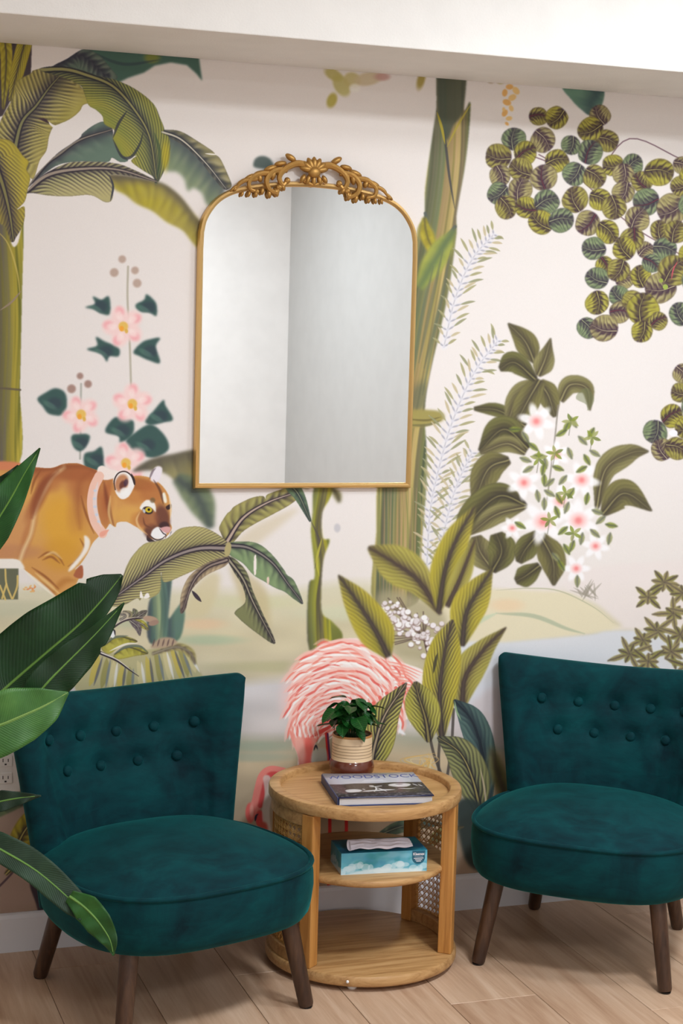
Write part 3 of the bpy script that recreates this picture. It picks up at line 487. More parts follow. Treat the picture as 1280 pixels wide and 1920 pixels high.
    for P,w,k in (([(1002,680),(984,640),(952,606)],[3,18,20,12,1],0),([(1008,705),(1022,672),(1032,634)],[4,18,17,8,1],1),([(985,800),(935,770),(888,766)],[6,12,11,3],2),([(1050,752),(1068,722),(1100,728),(1106,770)],[6,16,15,10,1],1),([(1010,716),(1028,742),(1040,782)],[8,19,17,3],0),([(1006,716),(970,745),(950,800)],[8,18,16,4],1),([(1012,712),(990,750),(966,795)],[10,20,22,6],0),([(1004,712),(965,680),(936,692)],[5,17,19,4],2),([(990,842),(945,805),(898,846)],[6,22,24,3],2),([(985,850),(950,832),(900,850)],[4,14,14,2],1),([(955,862),(915,880),(888,945)],[6,24,24,5],0),([(988,948),(935,930),(884,975),(876,1000)],[2,20,30,24,4],2),([(988,950),(930,965),(880,1002)],[2,16,16,2],1),([(925,1070),(900,1035),(892,1005)],[6,22,24,8],1),([(922,1072),(940,1035),(930,1000)],[6,22,26,10],2),([(1010,1000),(985,1030),(972,1055)],[8,20,18,5],2),([(1012,1002),(1036,1050),(1038,1098)],[8,24,20,2],0),([(1012,1060),(985,1080),(966,1090)],[6,17,18,5],2),([(1118,955),(1135,880),(1180,850),(1216,846)],[3,16,22,13,1],1),([(1128,965),(1170,925),(1222,958)],[4,22,26,14,1],0)): ml(P,w,k)
    leaf([(1052,745),(1088,728),(1108,768)],w=[2,10,9,1],pal=GRN,nv=6,vs=.4,rib=1,blur=.8) if False else None
    fill([(1085,735),(1100,727),(1112,742),(1112,756),(1102,770),(1098,758),(1080,748)],(112,116,78),.6,.5)
    line([(1046,760),(1040,820),(1030,900),(1022,960)],1.6,(140,130,120),1.4,.7,0)
    for x,y,r in ((1005,790,32),(1042,852,24),(982,905,30),(1090,900,32),(1018,978,40),(1084,976,38),(1116,1024,24),(1080,1066,24),(1050,940,30),(960,990,20)):
        for k in range(6):
            a=k*60+x*7;px,py=x+r*.55*math.cos(math.radians(a)),y+r*.55*math.sin(math.radians(a));ell(px,py,r*.52,r*.25,(242,235,235),ang=a,blur=r*.22,a=.9)
        ell(x,y,r*.34,r*.3,(240,164,158),blur=r*.5,a=.85);ell(x,y,r*.14,r*.14,(232,112,114),blur=r*.25,a=.6)
    sm_=[(965,805,0),(985,820,60),(1000,838,40),(1022,868,80),(1020,900,90),(985,862,20),(1062,800,120),(1092,826,45),(1108,812,120),(1075,792,60),(1052,812,150),(1068,850,70),(1100,862,60),(1115,850,30),(1090,880,150),(1055,900,130),(1018,880,100),(1030,925,30),(1048,935,60),(1008,930,80),(1070,925,120),(1020,945,90),(1044,960,70),(1062,952,110),(1100,935,100),(1120,960,20),(1146,985,10),(1126,975,140),(1055,995,140),(1090,1010,100),(1062,1030,60),(1042,1045,50),(1072,1024,110),(1115,1000,40),(1052,1060,60),(1082,1090,90),(975,985,30),(1142,1010,100),(1010,855,0),(990,880,150),(1046,878,20),(1030,905,140)]
    for k,(x,y,a) in enumerate(sm_):
        a=math.radians(a);leaf([(x-12*math.cos(a),y-12*math.sin(a)),(x,y),(x+12*math.cos(a),y+12*math.sin(a))],w=[1,5.5,5,1],pal=(((142,150,60),(122,132,52),(80,84,66),(160,164,90)),((152,152,96),(134,136,90),(100,100,90),(180,176,130)))[k%2],nv=2,vs=.2,rib=0,blur=1.1,a=.9)
    for x,y in ((1070,790),(1110,820),(1040,850),(1010,860),(1060,925),(1030,975),(1075,1000)):
        for k in range(5):
            a=k*1.257+x;line([(x,y),(x+9*math.cos(a),y+8*math.sin(a)),(x+17*math.cos(a),y+15*math.sin(a))],3.2,((132,142,58),(156,156,96),(112,122,60))[k%3],1.2,.85)
        line([(x,y),(x-4,y+26)],1,(130,124,110),1,.6,0)
    # shrub at the right edge
    for x,y,r in ((1245,1092,30),(1280,1112,30),(1215,1120,26),(1262,1150,30),(1230,1182,32),(1275,1190,32),(1205,1200,26),(1258,1222,32),(1180,1226,34),(1215,1240,30),(1300,1150,34),(1330,1200,36),(1320,1090,30),(1360,1150,36),(1290,1250,34)):
        for k in range(8):
            a=k*.8+x;ln=r*(1.0+.35*math.sin(k*3+x));leaf([(x,y),(x+.55*ln*math.cos(a),y+.55*ln*math.sin(a)*.8),(x+ln*math.cos(a),y+ln*math.sin(a)*.8)],w=[1.5,5.4,4.8,1],pal=(((150,146,74),(122,114,74),(84,70,70),(176,164,116)),((164,150,96),(144,132,88),(96,82,76),(190,176,130)))[k%2],nv=2,vs=.2,rib=0,blur=1.)
    # flamingo
    FL=[(540,1310),(546,1282),(553,1258),(565,1240),(577,1228),(606,1207),(642,1198),(677,1198),(701,1210),(725,1228),(760,1244),(793,1257),(808,1281),(806,1310),(790,1340),(760,1350),(725,1370),(690,1380),(650,1385),(618,1372),(600,1380),(590,1392),(586,1408),(584,1440),(560,1440),(558,1417),(548,1390),(541,1350)]
    fill([(530,1280),(560,1240),(560,1330),(528,1340)],(236,196,192),7,.7)
    F=fill(FL,(242,224,218),.9,n=5)
    if F:
        ell(640,1215,70,22,(240,190,182),blur=16,a=.6,clip=F);ell(552,1300,14,60,(240,196,188),ang=12,blur=12,a=.6,clip=F)
        def fl(x,y):
            vx,vy=x-640,(y-1400) if x<640 else (y-1340);tx,ty=-vy,vx
            if x>700: tx,ty=tx+60,ty+90
            n=math.hypot(tx,ty);return tx/n,ty/n
        FP=crv(FL,5,True)
        for row in range(11):
            rad=204-row*16.5
            for j in range(26):
                th=math.radians(-178+j*7.6+(row%2)*3.8);x=648+rad*.62*math.cos(th)*(1.15 if math.cos(th)>0 else 1)+rngm.normal()*3;y=1392+rad*math.sin(th)*.97+rngm.normal()*3
                if y>1382 or x>800 or pmask(FP,np.array([[x]]),np.array([[y]]))[0,0]<1: continue
                tx,ty=fl(x,y);L_=15+rngm.random()*10;c=((232,112,98),(238,134,118),(226,96,88))[rngm.integers(3)];cu=3+rngm.normal()*1.5
                q=lambda a,b:(x+tx*a+ty*b,y+ty*a-tx*b)
                line([q(-L_*1.3,3),q(0,cu+3),q(L_,1)],4.2,(246,188,176),3,.55,1,n=4);line([q(-L_,0),q(0,cu),q(L_*.8,-1)],1.5+rngm.random()*1.4,c,1.,.85,1,n=4);line([q(-L_,-4.5),q(0,cu-4.5),q(L_*.8,-5.5)],2.2,(250,240,236),1.4,.75,1,n=4)
        for k in range(9): line([(722+k*3,1240+k*7),(752+k*3,1246+k*6.4),(792-k*4,1262+k*5)],1.5,(238,140,124),1,.75,1)
        for x,y in ((742,1290),(725,1300),(712,1308),(700,1318),(756,1282)): line([(x,y),(x+3,y+14),(x+8,y+24)],3.4,(232,104,92),1.2,.9,2)
        for x,y in ((596,1372),(606,1368),(616,1362),(612,1350)): line([(x-16,y+12),(x,y+2),(x+14,y-8)],3,(228,84,76),1.2,.9)
        N=fill([(542,1368),(560,1382),(592,1384),(586,1408),(584,1440),(584,1470),(562,1470),(559,1420),(548,1392)],(236,146,132),1.,n=5);ell(578,1415,9,40,(228,96,86),blur=8,a=.8,clip=N);ell(562,1400,9,28,(244,178,164),ang=-12,blur=8,a=.8,clip=N)
        for k in range(12):
            x=546+k*4.3;line([(x,1356+3*math.sin(k)),(x+2,1370),(x+5,1384)],1.6,((238,150,136),(248,232,226))[k%2],1.2,.8)
    line([(530,1449),(508,1446),(494,1456),(487,1478),(481,1505),(476,1520)],10,(232,132,120),1.2,1,0);line([(528,1453),(508,1452),(500,1462),(494,1484),(488,1510)],5,(206,66,66),3.5,.85,0)
    ell(469,1524,9,19,(226,104,96),blur=3);ell(472,1520,4,14,(240,170,154),blur=4,a=.8);ell(487,1535,8,16,(214,76,74),blur=3);line([(500,1460),(503,1490),(498,1520),(501,1560)],7,(216,200,190),3,.8,0);line([(478,1540),(480,1530),(484,1526)],2,(50,40,60),.8)
    fill([(486,1545),(500,1545),(502,1580),(484,1580)],(196,84,70),2)
    for x in (617,648): line([(x-5,1376),(x,1450),(x+1,1600),(x-2,1690)],3,(206,50,50),.8,1,0)
    line([(614,1376),(619,1430)],1.8,(70,40,90),.6,.8,0);line([(588,1408),(592,1398),(596,1408)],1.6,(60,60,66),.5);fill([(586,1410),(610,1404),(612,1440),(586,1440)],(186,188,178),1.5,.8)
    # white berries
    fill([(706,1118),(740,1108),(800,1130),(832,1150),(838,1200),(824,1245),(790,1240),(740,1225),(712,1180)],(168,156,124),6,.8)
    for k in range(20): line([(812,1262),(795,1200),(720+rngm.random()*100,1120+rngm.random()*90)],1.4,(92,74,66),1,.6,0,n=4)
    for k in range(110):
        u=rngm.random();x=716+u*112+rngm.normal()*6;y=1118+u*52+rngm.random()*80*(.45+u*.6);r=2.8+rngm.random()*3.8
        ell(x,y+1.5,r*1.2,r,(140,112,104),blur=3,a=.7);ell(x,y,r,r*.9,((238,228,230),(226,214,214),(244,238,236))[k%3],blur=3,a=.95)
    # large striped-leaf plant in the middle
    for q in ([(806,1385),(815,1420),(834,1470)],[(826,1370),(822,1420),(824,1470)],[(850,1330),(846,1400),(836,1470)]): line(q,2.6,(74,66,62),1.6,.85,0)
    def pl(P,w,k=0,bl=1.1,nv=20,vs=.6,rib=2.2,pal=None): leaf(P,w=w,pal=pal or (YEL,((172,160,76),(144,136,64),(78,62,60),(202,186,120)))[k%2],nv=nv,vs=vs,rib=rib,blur=bl,slant=1.8,darkw=.27,ribc=(88,74,66),edge=.15)
    pl([(728,1232),(705,1185),(672,1132),(634,1078)],[6,34,34,24,1],0,1.7);pl([(826,1152),(785,1090),(740,1056),(690,1026)],[3,22,38,34,3],1,1.9)
    pl([(822,1145),(834,1070),(856,1010),(890,950)],[5,28,28,22,2],0,1.7);pl([(838,1138),(862,1085),(890,1012)],[5,18,18,2],1,1.7);pl([(866,1212),(874,1150),(898,1105),(923,1066)],[4,30,34,20,1],0,1.5)
    pl([(866,1325),(872,1270),(905,1220),(949,1176)],[6,28,30,16,1],1,1.4);pl([(828,1385),(824,1300),(834,1220),(848,1162)],[4,30,36,28,2],0,1.1,24,.8);line([(812,1262),(816,1240),(820,1225)],3,(60,56,50),1.5,.8)
    leaf([(804,1392),(798,1350),(786,1310),(778,1278)],w=[3,26,34,26,3],pal=BRT,nv=17,vs=.75,rib=2.4,slant=2.2,darkw=.24,ribc=(150,134,80),edge=.3,blur=.9)
    fill([(745,1352),(752,1358),(746,1372),(760,1378),(752,1366)],(238,232,232),1.2)
    leaf([(692,1452),(704,1392),(722,1340),(762,1280)],w=[8,34,34,24,1],pal=BRT,nv=18,vs=1.,rib=2.6,slant=2.2,darkw=.22,ribc=(190,166,130),edge=.5,sharp=1.5)
    for k in range(16): line([(796+rngm.normal()*10,1440),(790+rngm.normal()*16,1424),(780+k*2.6,1408+rngm.random()*18)],1.2,((224,176,96),(206,168,110),(220,196,150))[k%3],.8,.85,2)
    leaf([(912,1520),(906,1425),(886,1355),(851,1312)],w=[8,22,28,24,2],pal=((84,106,100),(68,90,90),(40,46,54),(120,136,116)),nv=8,vs=.5,rib=1.8,slant=2,edge=.5,ribc=(44,50,58));line([(852,1314),(856,1334),(864,1350)],1.6,(150,172,130),.8,.9)
    leaf([(902,1530),(886,1462),(862,1412),(820,1382)],w=[6,32,34,26,2],pal=((138,136,88),(116,118,76),(46,42,48),(170,164,110)),nv=15,vs=.8,rib=2.2,slant=2.2,darkw=.2,edge=.6,ribc=(176,158,96))
    line([(900,1440),(908,1480),(912,1525)],1.8,(214,190,160),.8,.8)
    fill([(856,1510),(890,1500),(935,1540),(940,1632),(893,1632),(868,1600)],(52,62,60),3,.95);leaf([(950,1500),(930,1440),(920,1400)],w=[8,16,12,2],pal=MAG,nv=4,vs=.3,rib=0,blur=4)
    leaf([(700,1570),(760,1548),(830,1545)],w=[2,12,10,2],pal=((90,106,84),(76,92,78),(56,60,60),(150,150,120)),nv=4,rib=1);leaf([(800,1590),(830,1560),(870,1550)],w=[2,12,8,1],pal=MAG,nv=4,rib=1)
    # lower left corner, behind the chair
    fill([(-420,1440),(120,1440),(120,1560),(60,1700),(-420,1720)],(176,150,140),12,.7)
    leaf([(20,1620),(45,1560),(95,1500)],w=[4,20,22,8],pal=YEL,nv=10,vs=.6,rib=2,blur=1.2);leaf([(10,1640),(60,1590),(110,1560)],w=[3,14,12,4],pal=YEL,nv=8,vs=.6,rib=1.5,blur=1.2);line([(-20,1680),(20,1640),(80,1570)],2,(84,66,76),1,.85,0)
    fill([(56,1655),(80,1662),(115,1680),(124,1720),(80,1720),(66,1690)],(70,58,66),1.2);leaf([(-60,1560),(-20,1520),(60,1500)],w=[3,20,18,3],pal=GRN,nv=5,vs=.4,rib=1.5,blur=1.5)
    leaf([(1180,1500),(1150,1440),(1150,1380)],w=[8,24,24,4],pal=YEL,nv=10);leaf([(200,1500),(230,1420),(300,1360)],w=[8,34,34,4],pal=GRN,nv=10)
    # extra motifs outside the frame
    for x in (-330,-230,-140): pl([(x,1130),(x+20,1050),(x+60,980)],[6,28,28,2],1);leaf([(x,1400),(x-10,1320),(x+30,1240)],w=[6,30,32,2],pal=OLIVE,nv=14)
    leaf([(-60,360),(-160,300),(-300,330)],w=[6,40,44,4],pal=OLIVE,nv=24);leaf([(-60,360),(-120,240),(-260,180)],w=[6,40,40,4],pal=TANL,nv=24);leaf([(-60,380),(-160,400),(-240,480)],w=[6,34,34,4],pal=GRN,nv=20)
    for x,y in ((1420,1450),(1500,1400),(1380,1500),(1560,1480)): pl([(x,y),(x+10,y-90),(x+50,y-170)],[6,30,30,2],0)
    for x,y in ((1400,1000),(1480,960),(1450,1060)): ml([(x,y),(x+40,y-30),(x+90,y-10)],[3,22,22,2],1)
    # fine paper grain
    CV[:]=np.clip(CV*(1+rngm.normal(0,.006,CV.shape[:2]).astype(np.float32)[...,None]),0,1)
    return CV
def canvas(x0, y0, x1, y1, s):
    global CV, MX0, MY0, MX1, MY1, MS
    MS = s; MX0, MY0, MX1, MY1 = x0, y0, x1, y1; CV = np.zeros((int((y1 - y0) * s), int((x1 - x0) * s), 3), np.float32)
def to_image(name, A):      # A: rows top to bottom, sRGB 0..1
    h, w_ = A.shape[:2]; im = bpy.data.images.new(name, w_, h, alpha=False); px = np.ones((h, w_, 4), np.float32); px[..., :3] = A[::-1]
    im.pixels.foreach_set(px.ravel()); im.update(); im.pack(); return im
def printed(name, im, rough=.6, ext='MIRROR', bumpk=None, coat=0):
    m = NT(name); t = m.n('ShaderNodeTexImage', _image=im, _extension=ext); uv = m.n('ShaderNodeTexCoord').outputs['UV']; m.t.links.new(uv, t.inputs[0])
    m.set('Base Color', t.outputs[0]).set('Roughness', rough).set('Specular IOR Level', .25).set('Coat Weight', coat)
    if bumpk: m.bump(m.noise(m.co(), bumpk[0], 2), bumpk[1], .0006)
    return m.m
# the mural is painted flat in the photograph's frame, then rectified onto the plane of the wall
paint_mural()
TX0, TX1, TZ0, TZ1, TR = 0.06, 3.0, 0.0, 2.30, 1000
gx = TX0 + (np.arange(int((TX1 - TX0) * TR)) + .5) / TR; gz = TZ1 - (np.arange(int((TZ1 - TZ0) * TR)) + .5) / TR
PX, PZ = np.meshgrid(gx - CAMP[0], gz - CAMP[2]); PY = -CAMP[1]
v = [CM[0][k] * PX + CM[1][k] * PY + CM[2][k] * PZ for k in range(3)]
sx = (640 + FPX * v[0] / v[2] - MX0) * MS - .5; sy = (960 + FPX * v[1] / v[2] - MY0) * MS - .5
sx = np.clip(sx, 0, CV.shape[1] - 1.01); sy = np.clip(sy, 0, CV.shape[0] - 1.01); ix = sx.astype(int); iy = sy.astype(int); fx = (sx - ix)[..., None]; fy = (sy - iy)[..., None]
TEX = (CV[iy, ix] * (1 - fx) + CV[iy, ix + 1] * fx) * (1 - fy) + (CV[iy + 1, ix] * (1 - fx) + CV[iy + 1, ix + 1] * fx) * fy
M_MURAL = printed('botanical_wallpaper', to_image('mural_print', np.clip(TEX * (1.012, 1.035, 1.045), 0, 1).astype(np.float32)), .75, bumpk=(700, .05))
del TEX, PX, PZ, v, sx, sy, ix, iy, fx, fy
V, F = boxg(X0, X1, 0, .12, 0, ZC)
U = [((x - TX0) / (TX1 - TX0), (z - TZ0) / (TZ1 - TZ0)) for x, y, z in V]
new_mesh('wall_back', V, F, M_MURAL, uv=U, smooth=False, kind='structure', label='wall papered with a painted jungle mural of banana palms, a puma and a flamingo')
for nm, b in (('wall_left', (X0 - .12, X0, YF, .12, 0, ZC)), ('wall_right', (X1, X1 + .12, YF, .12, 0, ZC)), ('wall_front', (X0, X1, YF - .12, YF, 0, ZC)), ('ceiling', (X0 - .12, X1 + .12, YF - .12, .12, ZC, ZC + .1))):
    new_mesh(nm, *boxg(*b), M_GREY if nm == 'wall_right' else M_WHITE, smooth=False, kind='structure')
new_mesh('trim_1', *boxg(X0, X1, YS, -.0005, ZS, ZC - .0005), M_SOFFIT, smooth=False, bevel=.003, kind='structure', label='white dropped beam above the mural')
mb = MB(); pr = [(0, 0), (-.014, 0), (-.014, .088), (-.010, .097), (-.004, .1), (0, .1)]
mb.add([(x, y - .0003, z) for x in (X0, X1) for y, z in pr], [(i, (i + 1) % 6, (i + 1) % 6 + 6, i + 6) for i in range(6)] + [tuple(range(6))[::-1], tuple(range(6, 12))])
mb.out('baseboard_back', M_BASE, smooth=False, kind='structure')
# floor: a subfloor and oak planks laid one by one, running towards the mural wall
M_PLANK = wood('oak_plank', (180, 144, 116), (200, 166, 138), (214, 184, 158), (20, 1.1, 1), .42, rnd=True, bump=.05, bands=.95)
fl = new_mesh('floor', *boxg(X0 - .12, X1 + .12, YF - .12, .12, -.1, -.012), plain('floor_gap', (96, 70, 50), .8), smooth=False, kind='structure')
PWD = .226; x = 1.098 - PWD * 12; k = 0; pm = {}
while x < X1:
    y = YF + (k * .47) % 1.1 - 1.1
    xa, xb = max(x, X0), min(x + PWD, X1)
    while y < 0 and xb - xa > .02:
        ln = 1.25; ya, yb = max(y, YF), min(y + ln, 0)
        if yb - ya > .05:
            key = (round(xb - xa, 4), round(yb - ya, 4))
            if key not in pm: pm[key] = bpy.data.meshes.new('plank'); g = .0007; hx, hy = key[0] / 2, key[1] / 2; c_ = .0008; V = [(-hx + g, -hy + g, -.012), (hx - g, -hy + g, -.012), (hx - g, hy - g, -.012), (-hx + g, hy - g, -.012), (-hx + g, -hy + g, -c_), (hx - g, -hy + g, -c_), (hx - g, hy - g, -c_), (-hx + g, hy - g, -c_), (-hx + g + c_, -hy + g + c_, 0), (hx - g - c_, -hy + g + c_, 0), (hx - g - c_, hy - g - c_, 0), (-hx + g + c_, hy - g - c_, 0)]; pm[key].from_pydata(V, [], [(0, 3, 2, 1), (0, 1, 5, 4), (1, 2, 6, 5), (2, 3, 7, 6), (3, 0, 4, 7), (4, 5, 9, 8), (5, 6, 10, 9), (6, 7, 11, 10), (7, 4, 8, 11), (8, 9, 10, 11)]); pm[key].materials.append(M_PLANK)
            o = bpy.data.objects.new('plank', pm[key]); o.location = ((xa + xb) / 2, (ya + yb) / 2, 0); o.parent = fl; COL.objects.link(o)
        y += ln
    x += PWD; k += 1
# wall socket at the left edge
t = thing('wall_outlet', 'white duplex wall outlet plate on the mural behind the left chair', 'outlet', (.576, 0, .475))
mb = MB(); mb.box(-.0375, .0375, -.006, 0, -.059, .059); mb.out('plate', M_WHITE, t, smooth=False, bevel=.002)
for z in (-.022, .022):
    mb = MB(); mb.box(-.017, .017, -.0085, -.006, z - .014, z + .014); s_ = mb.out('socket', M_WHITE, t, smooth=False, bevel=.0015)
    mb = MB(); mb.box(-.0075, -.0055, -.0088, -.0084, z - .002, z + .007); mb.box(.0055, .0075, -.0088, -.0084, z - .002, z + .006); mb.box(-.0025, .0025, -.0088, -.0084, z - .010, z - .006); mb.out('slot', M_PAD, s_, smooth=False)
# ---------------- mirror ----------------
mt = thing('wall_mirror', 'tall arched wall mirror in a thin gold frame with carved crest', 'mirror', (1.346, 0, 1.19))
half = [(0, 0), (.292, 0), (.292, .60), (.2905, .645), (.284, .675), (.270, .702), (.250, .726), (.222, .745), (.185, .758), (.13, .769), (.065, .777), (0, .780)]
arch = crv(half[3:], 5)
path = [(0., 0.), (.292, 0.), (.292, .3), (.292, .6)] + [tuple(p) for p in arch]
full = path + [(-a, b) for a, b in path[-2:0:-1]]
def ring(pts, prof):      # sweep a (inset, y) profile round a closed outline in xz
    n = len(pts); P = np.array(pts); V = []
    for i in range(n):
        e0 = P[i] - P[i - 1]; e1 = P[(i + 1) % n] - P[i]; n0 = np.array([-e0[1], e0[0]]) / np.hypot(*e0); n1 = np.array([-e1[1], e1[0]]) / np.hypot(*e1)
        m_ = n0 + n1; m_ /= np.dot(m_, n0) if abs(np.dot(m_, n0)) > .2 else 1
        for a, y in prof: V.append((P[i][0] + m_[0] * a, y, P[i][1] + m_[1] * a))
    k = len(prof)
    return V, [(i * k + j, i * k + (j + 1) % k, ((i + 1) % n) * k + (j + 1) % k, ((i + 1) % n) * k + j) for i in range(n) for j in range(k)]
V, F = ring(full, [(-.006, -.001), (-.006, -.012), (-.003, -.019), (.002, -.021), (.006, -.018), (.0085, -.012), (.0085, -.001)])
new_mesh('frame', V, F, M_GOLD, mt)
Vg, _ = ring(full, [(.004, -.0125), (.004, -.004)]); nf = len(full)
mg = NT('mirror_glass'); mg.set('Base Color', (.93, .95, .96, 1)).set('Metallic', 1.).set('Roughness', .01)
new_mesh('mirror_glass', Vg, [tuple(2 * i for i in range(nf))[::-1], tuple(2 * i + 1 for i in range(nf))] + [(2 * i, 2 * ((i + 1) % nf), 2 * ((i + 1) % nf) + 1, 2 * i + 1) for i in range(nf)], mg.m, mt, smooth=False)
def scroll(mb, pts, r0, r1, y=-.022, beads=True):
    P = crv(pts, 6); n = len(P); mb.tube([(a, y - .004 * math.sin(3.14 * i / n), b) for i, (a, b) in enumerate(P)], [r0 + (r1 - r0) * i / (n - 1) for i in range(n)], 8)
    mb.sph((P[-1][0], y - .002, P[-1][1]), (r1 * 1.7, r1 * 1.5, r1 * 1.7))
def lobe(mb, x, z, ang, ln, wd, y=-.022):
    a = math.radians(ang); R_ = [[math.cos(a), 0, -math.sin(a)], [0, 1, 0], [math.sin(a), 0, math.cos(a)]]
    mb.sph((x + .45 * ln * math.cos(a), y, z + .45 * ln * math.sin(a)), (ln * .55, wd * .6, wd * .5), 10, 8, R_)
for sgn in (1, -1):
    mb = MB()
    scroll(mb, [(.012, .822), (.045, .828), (.078, .812), (.092, .79), (.082, .772), (.07, .784)], .010, .005)
    scroll(mb, [(.072, .812), (.105, .806), (.125, .784), (.118, .760), (.098, .752), (.092, .766)], .009, .005)
    scroll(mb, [(.11, .800), (.145, .796), (.17, .778), (.168, .758), (.150, .752)], .008, .004)
    scroll(mb, [(.15, .784), (.185, .776), (.208, .755)], .006, .003)
    for x, z, a, l, w_ in ((.05, .835, 30, .03, .016), (.075, .828, -10, .03, .014), (.1, .818, -20, .034, .014), (.13, .802, -15, .03, .013), (.155, .794, -25, .03, .012), (.18, .782, -35, .028, .01), (.2, .766, -40, .026, .008), (.102, .762, 250, .022, .014), (.118, .758, 265, .022, .013), (.135, .762, 275, .018, .012), (.152, .754, 270, .017, .011), (.168, .752, 290, .016, .01), (.186, .75, 290, .014, .008), (.086, .775, 240, .02, .013), (.11, .785, 100, .03, .016), (.14, .778, 70, .02, .015), (.095, .795, 120, .02, .016)):
        lobe(mb, x, z, a, l, w_)
    V = [(sgn * a, b, c) for a, b, c in mb.V]; F = [f if sgn > 0 else f[::-1] for f in mb.F]
    new_mesh('crest_scroll', V, F, M_GOLD2, mt)
mb = MB()
for k in range(7):
    a = 90 + (k - 3) * 26; lobe(mb, .004 * math.cos(math.radians(a)), .812, a, .036, .017, -.026)
for k in range(5): lobe(mb, (k - 2) * .012, .80, 270 + (k - 2) * 16, .028 - .003 * abs(k - 2), .013, -.026)
mb.sph((0, -.03, .808), (.017, .011, .015), 12, 8); scroll(mb, [(-.03, .79), (0, .776), (.03, .79)], .005, .004)
mb.out('crest_shell', M_GOLD2, mt)
# ---------------- chairs ----------------
def make_chair(label):
    t = thing('slipper_chair', label, 'chair', group='teal tufted slipper chairs')
    HW, HD, YC = .292, .250, -.035
    def outl(th, inset=0):
        c, s_ = math.cos(th), math.sin(th); p = 3.3
        r = (abs(c) ** p + abs(s_) ** p) ** (-1 / p); x = (HW - inset) * r * c; y = (HD - inset) * r * s_
        x *= 1 - .07 * max(0, (y + .02) / HD) - .03 * max(0, -(y + .12) / HD); y -= .018 * (1 - (x / HW) ** 2) * (1 if s_ < 0 else 0)
        return x, y + YC
    n = 72
    prof = [(.08, .214), (.03, .216), (.014, .224), (.004, .240), (0, .262), (-.004, .30), (-.003, .332), (0, .350), (.006, .354)]
    V = [(*outl(2 * math.pi * k / n, i), z) for i, z in prof for k in range(n)]
    F = [(j * n + k, j * n + (k + 1) % n, (j + 1) * n + (k + 1) % n, (j + 1) * n + k) for j in range(len(prof) - 1) for k in range(n)] + [tuple(range(n))[::-1], tuple((len(prof) - 1) * n + k for k in range(n))]
    new_mesh('seat', V, F, M_VEL, t)
    V = []; m = 12; rr = .0058
    for k in range(n):
        x, y = outl(2 * math.pi * k / n, .001); x2, y2 = outl(2 * math.pi * (k + .01) / n, .001); tx, ty = x2 - x, y2 - y; q = math.hypot(tx, ty); nx, ny = ty / q, -tx / q
        for j in range(m): a = 2 * math.pi * j / m; V.append((x + nx * rr * math.cos(a), y + ny * rr * math.cos(a), .355 + rr * math.sin(a)))
    new_mesh('piping', V, [(k * m + j, k * m + (j + 1) % m, ((k + 1) % n) * m + (j + 1) % m, ((k + 1) % n) * m + j) for k in range(n) for j in range(m)], M_VEL, t)
    rings = [1 - (i / 15) ** 1.0 for i in range(16)]; V = []
    for j, r in enumerate(rings[:-1]):
        for k in range(n):
            x, y = outl(2 * math.pi * k / n, .004); x *= r; y = YC + (y - YC) * r
            z = .354 + .064 * (1 - r ** 2.5) ** .85 + .004 * math.sin(9 * x + 2) * math.sin(11 * y) * (1 - r ** 4)
            V.append((x, y, z))
    V.append((0, YC, .354 + .064)); nr = 15
    F = [(j * n + k, j * n + (k + 1) % n, (j + 1) * n + (k + 1) % n, (j + 1) * n + k) for j in range(nr - 1) for k in range(n)] + [((nr - 1) * n + k, (nr - 1) * n + (k + 1) % n, nr * n) for k in range(n)] + [tuple(range(n))[::-1]]
    new_mesh('seat_cushion', V, F, M_VEL, t)
    # curved, flared, buttoned back
    B = [(x, .600) for x in (-.205, -.103, 0, .103, .205)] + [(x, .520) for x in (-.155, -.052, .052, .155)]
    def mid(u, v):
        z = .225 + v * .477 + .035 * v * abs(u) ** 1.8 - .016 * v ** 8 * (max(0, abs(u) - .9) / .1) ** 2
        hw = .232 + .077 * v ** 1.15
        yb = .198 + .09 * v; yc = .100 + .058 * v
        return np.array((hw * math.sin(u * 1.25) / math.sin(1.25), yb - (yb - yc) * abs(u) ** 2.1, z))
    def tuft(p):
        d = 0
        for bx, bz in B: q = (p[0] - bx) ** 2 + (p[2] - bz) ** 2; d += .014 * math.exp(-q / .0004) + .009 * math.exp(-q / .0020)
        return d
    nu, nv = 61, 51; Vf = []; Vb = []
    for j in range(nv):
        v = .5 - .5 * math.cos(math.pi * j / (nv - 1)) if False else (math.sin(math.pi / 2 * j / (nv - 1)) * .6 + .4 * j / (nv - 1))
        for i in range(nu):
            q = -1 + 2 * i / (nu - 1); u = .35 * q + .65 * math.sin(math.pi / 2 * q)
            p = mid(u, v); e = 1e-3; du = mid(u + e, v) - mid(u - e, v); dv = mid(u, v + e) - mid(u, v - e); nn = np.cross(du, dv); nn /= np.linalg.norm(nn)
            T = (.034 + .014 * (1 - v)) * max(0, 1 - abs(u) ** 14) ** .5 * max(0, 1 - v ** 18) ** .5
            if i in (0, nu - 1) or j == nv - 1: T = 0
            wr = .0025 * math.sin(38 * u + 9 * v) * (1 - v) ** 2
            Vf.append(p + nn * (T - (tuft(p) + wr) * (T > .02))); Vb.append(p - nn * T * .85)
    V = Vf + Vb; o_ = nu * nv
    F = [(j * nu + i, j * nu + i + 1, (j + 1) * nu + i + 1, (j + 1) * nu + i) for j in range(nv - 1) for i in range(nu - 1)]
    F += [tuple(o_ + k for k in f[::-1]) for f in F] + [(i + 1, i, o_ + i, o_ + i + 1) for i in range(nu - 1)]
    bo = new_mesh('backrest', V, F, M_VEL, t); bm_ = bo.modifiers.new('weld', 'WELD'); bm_.merge_threshold = 1e-5
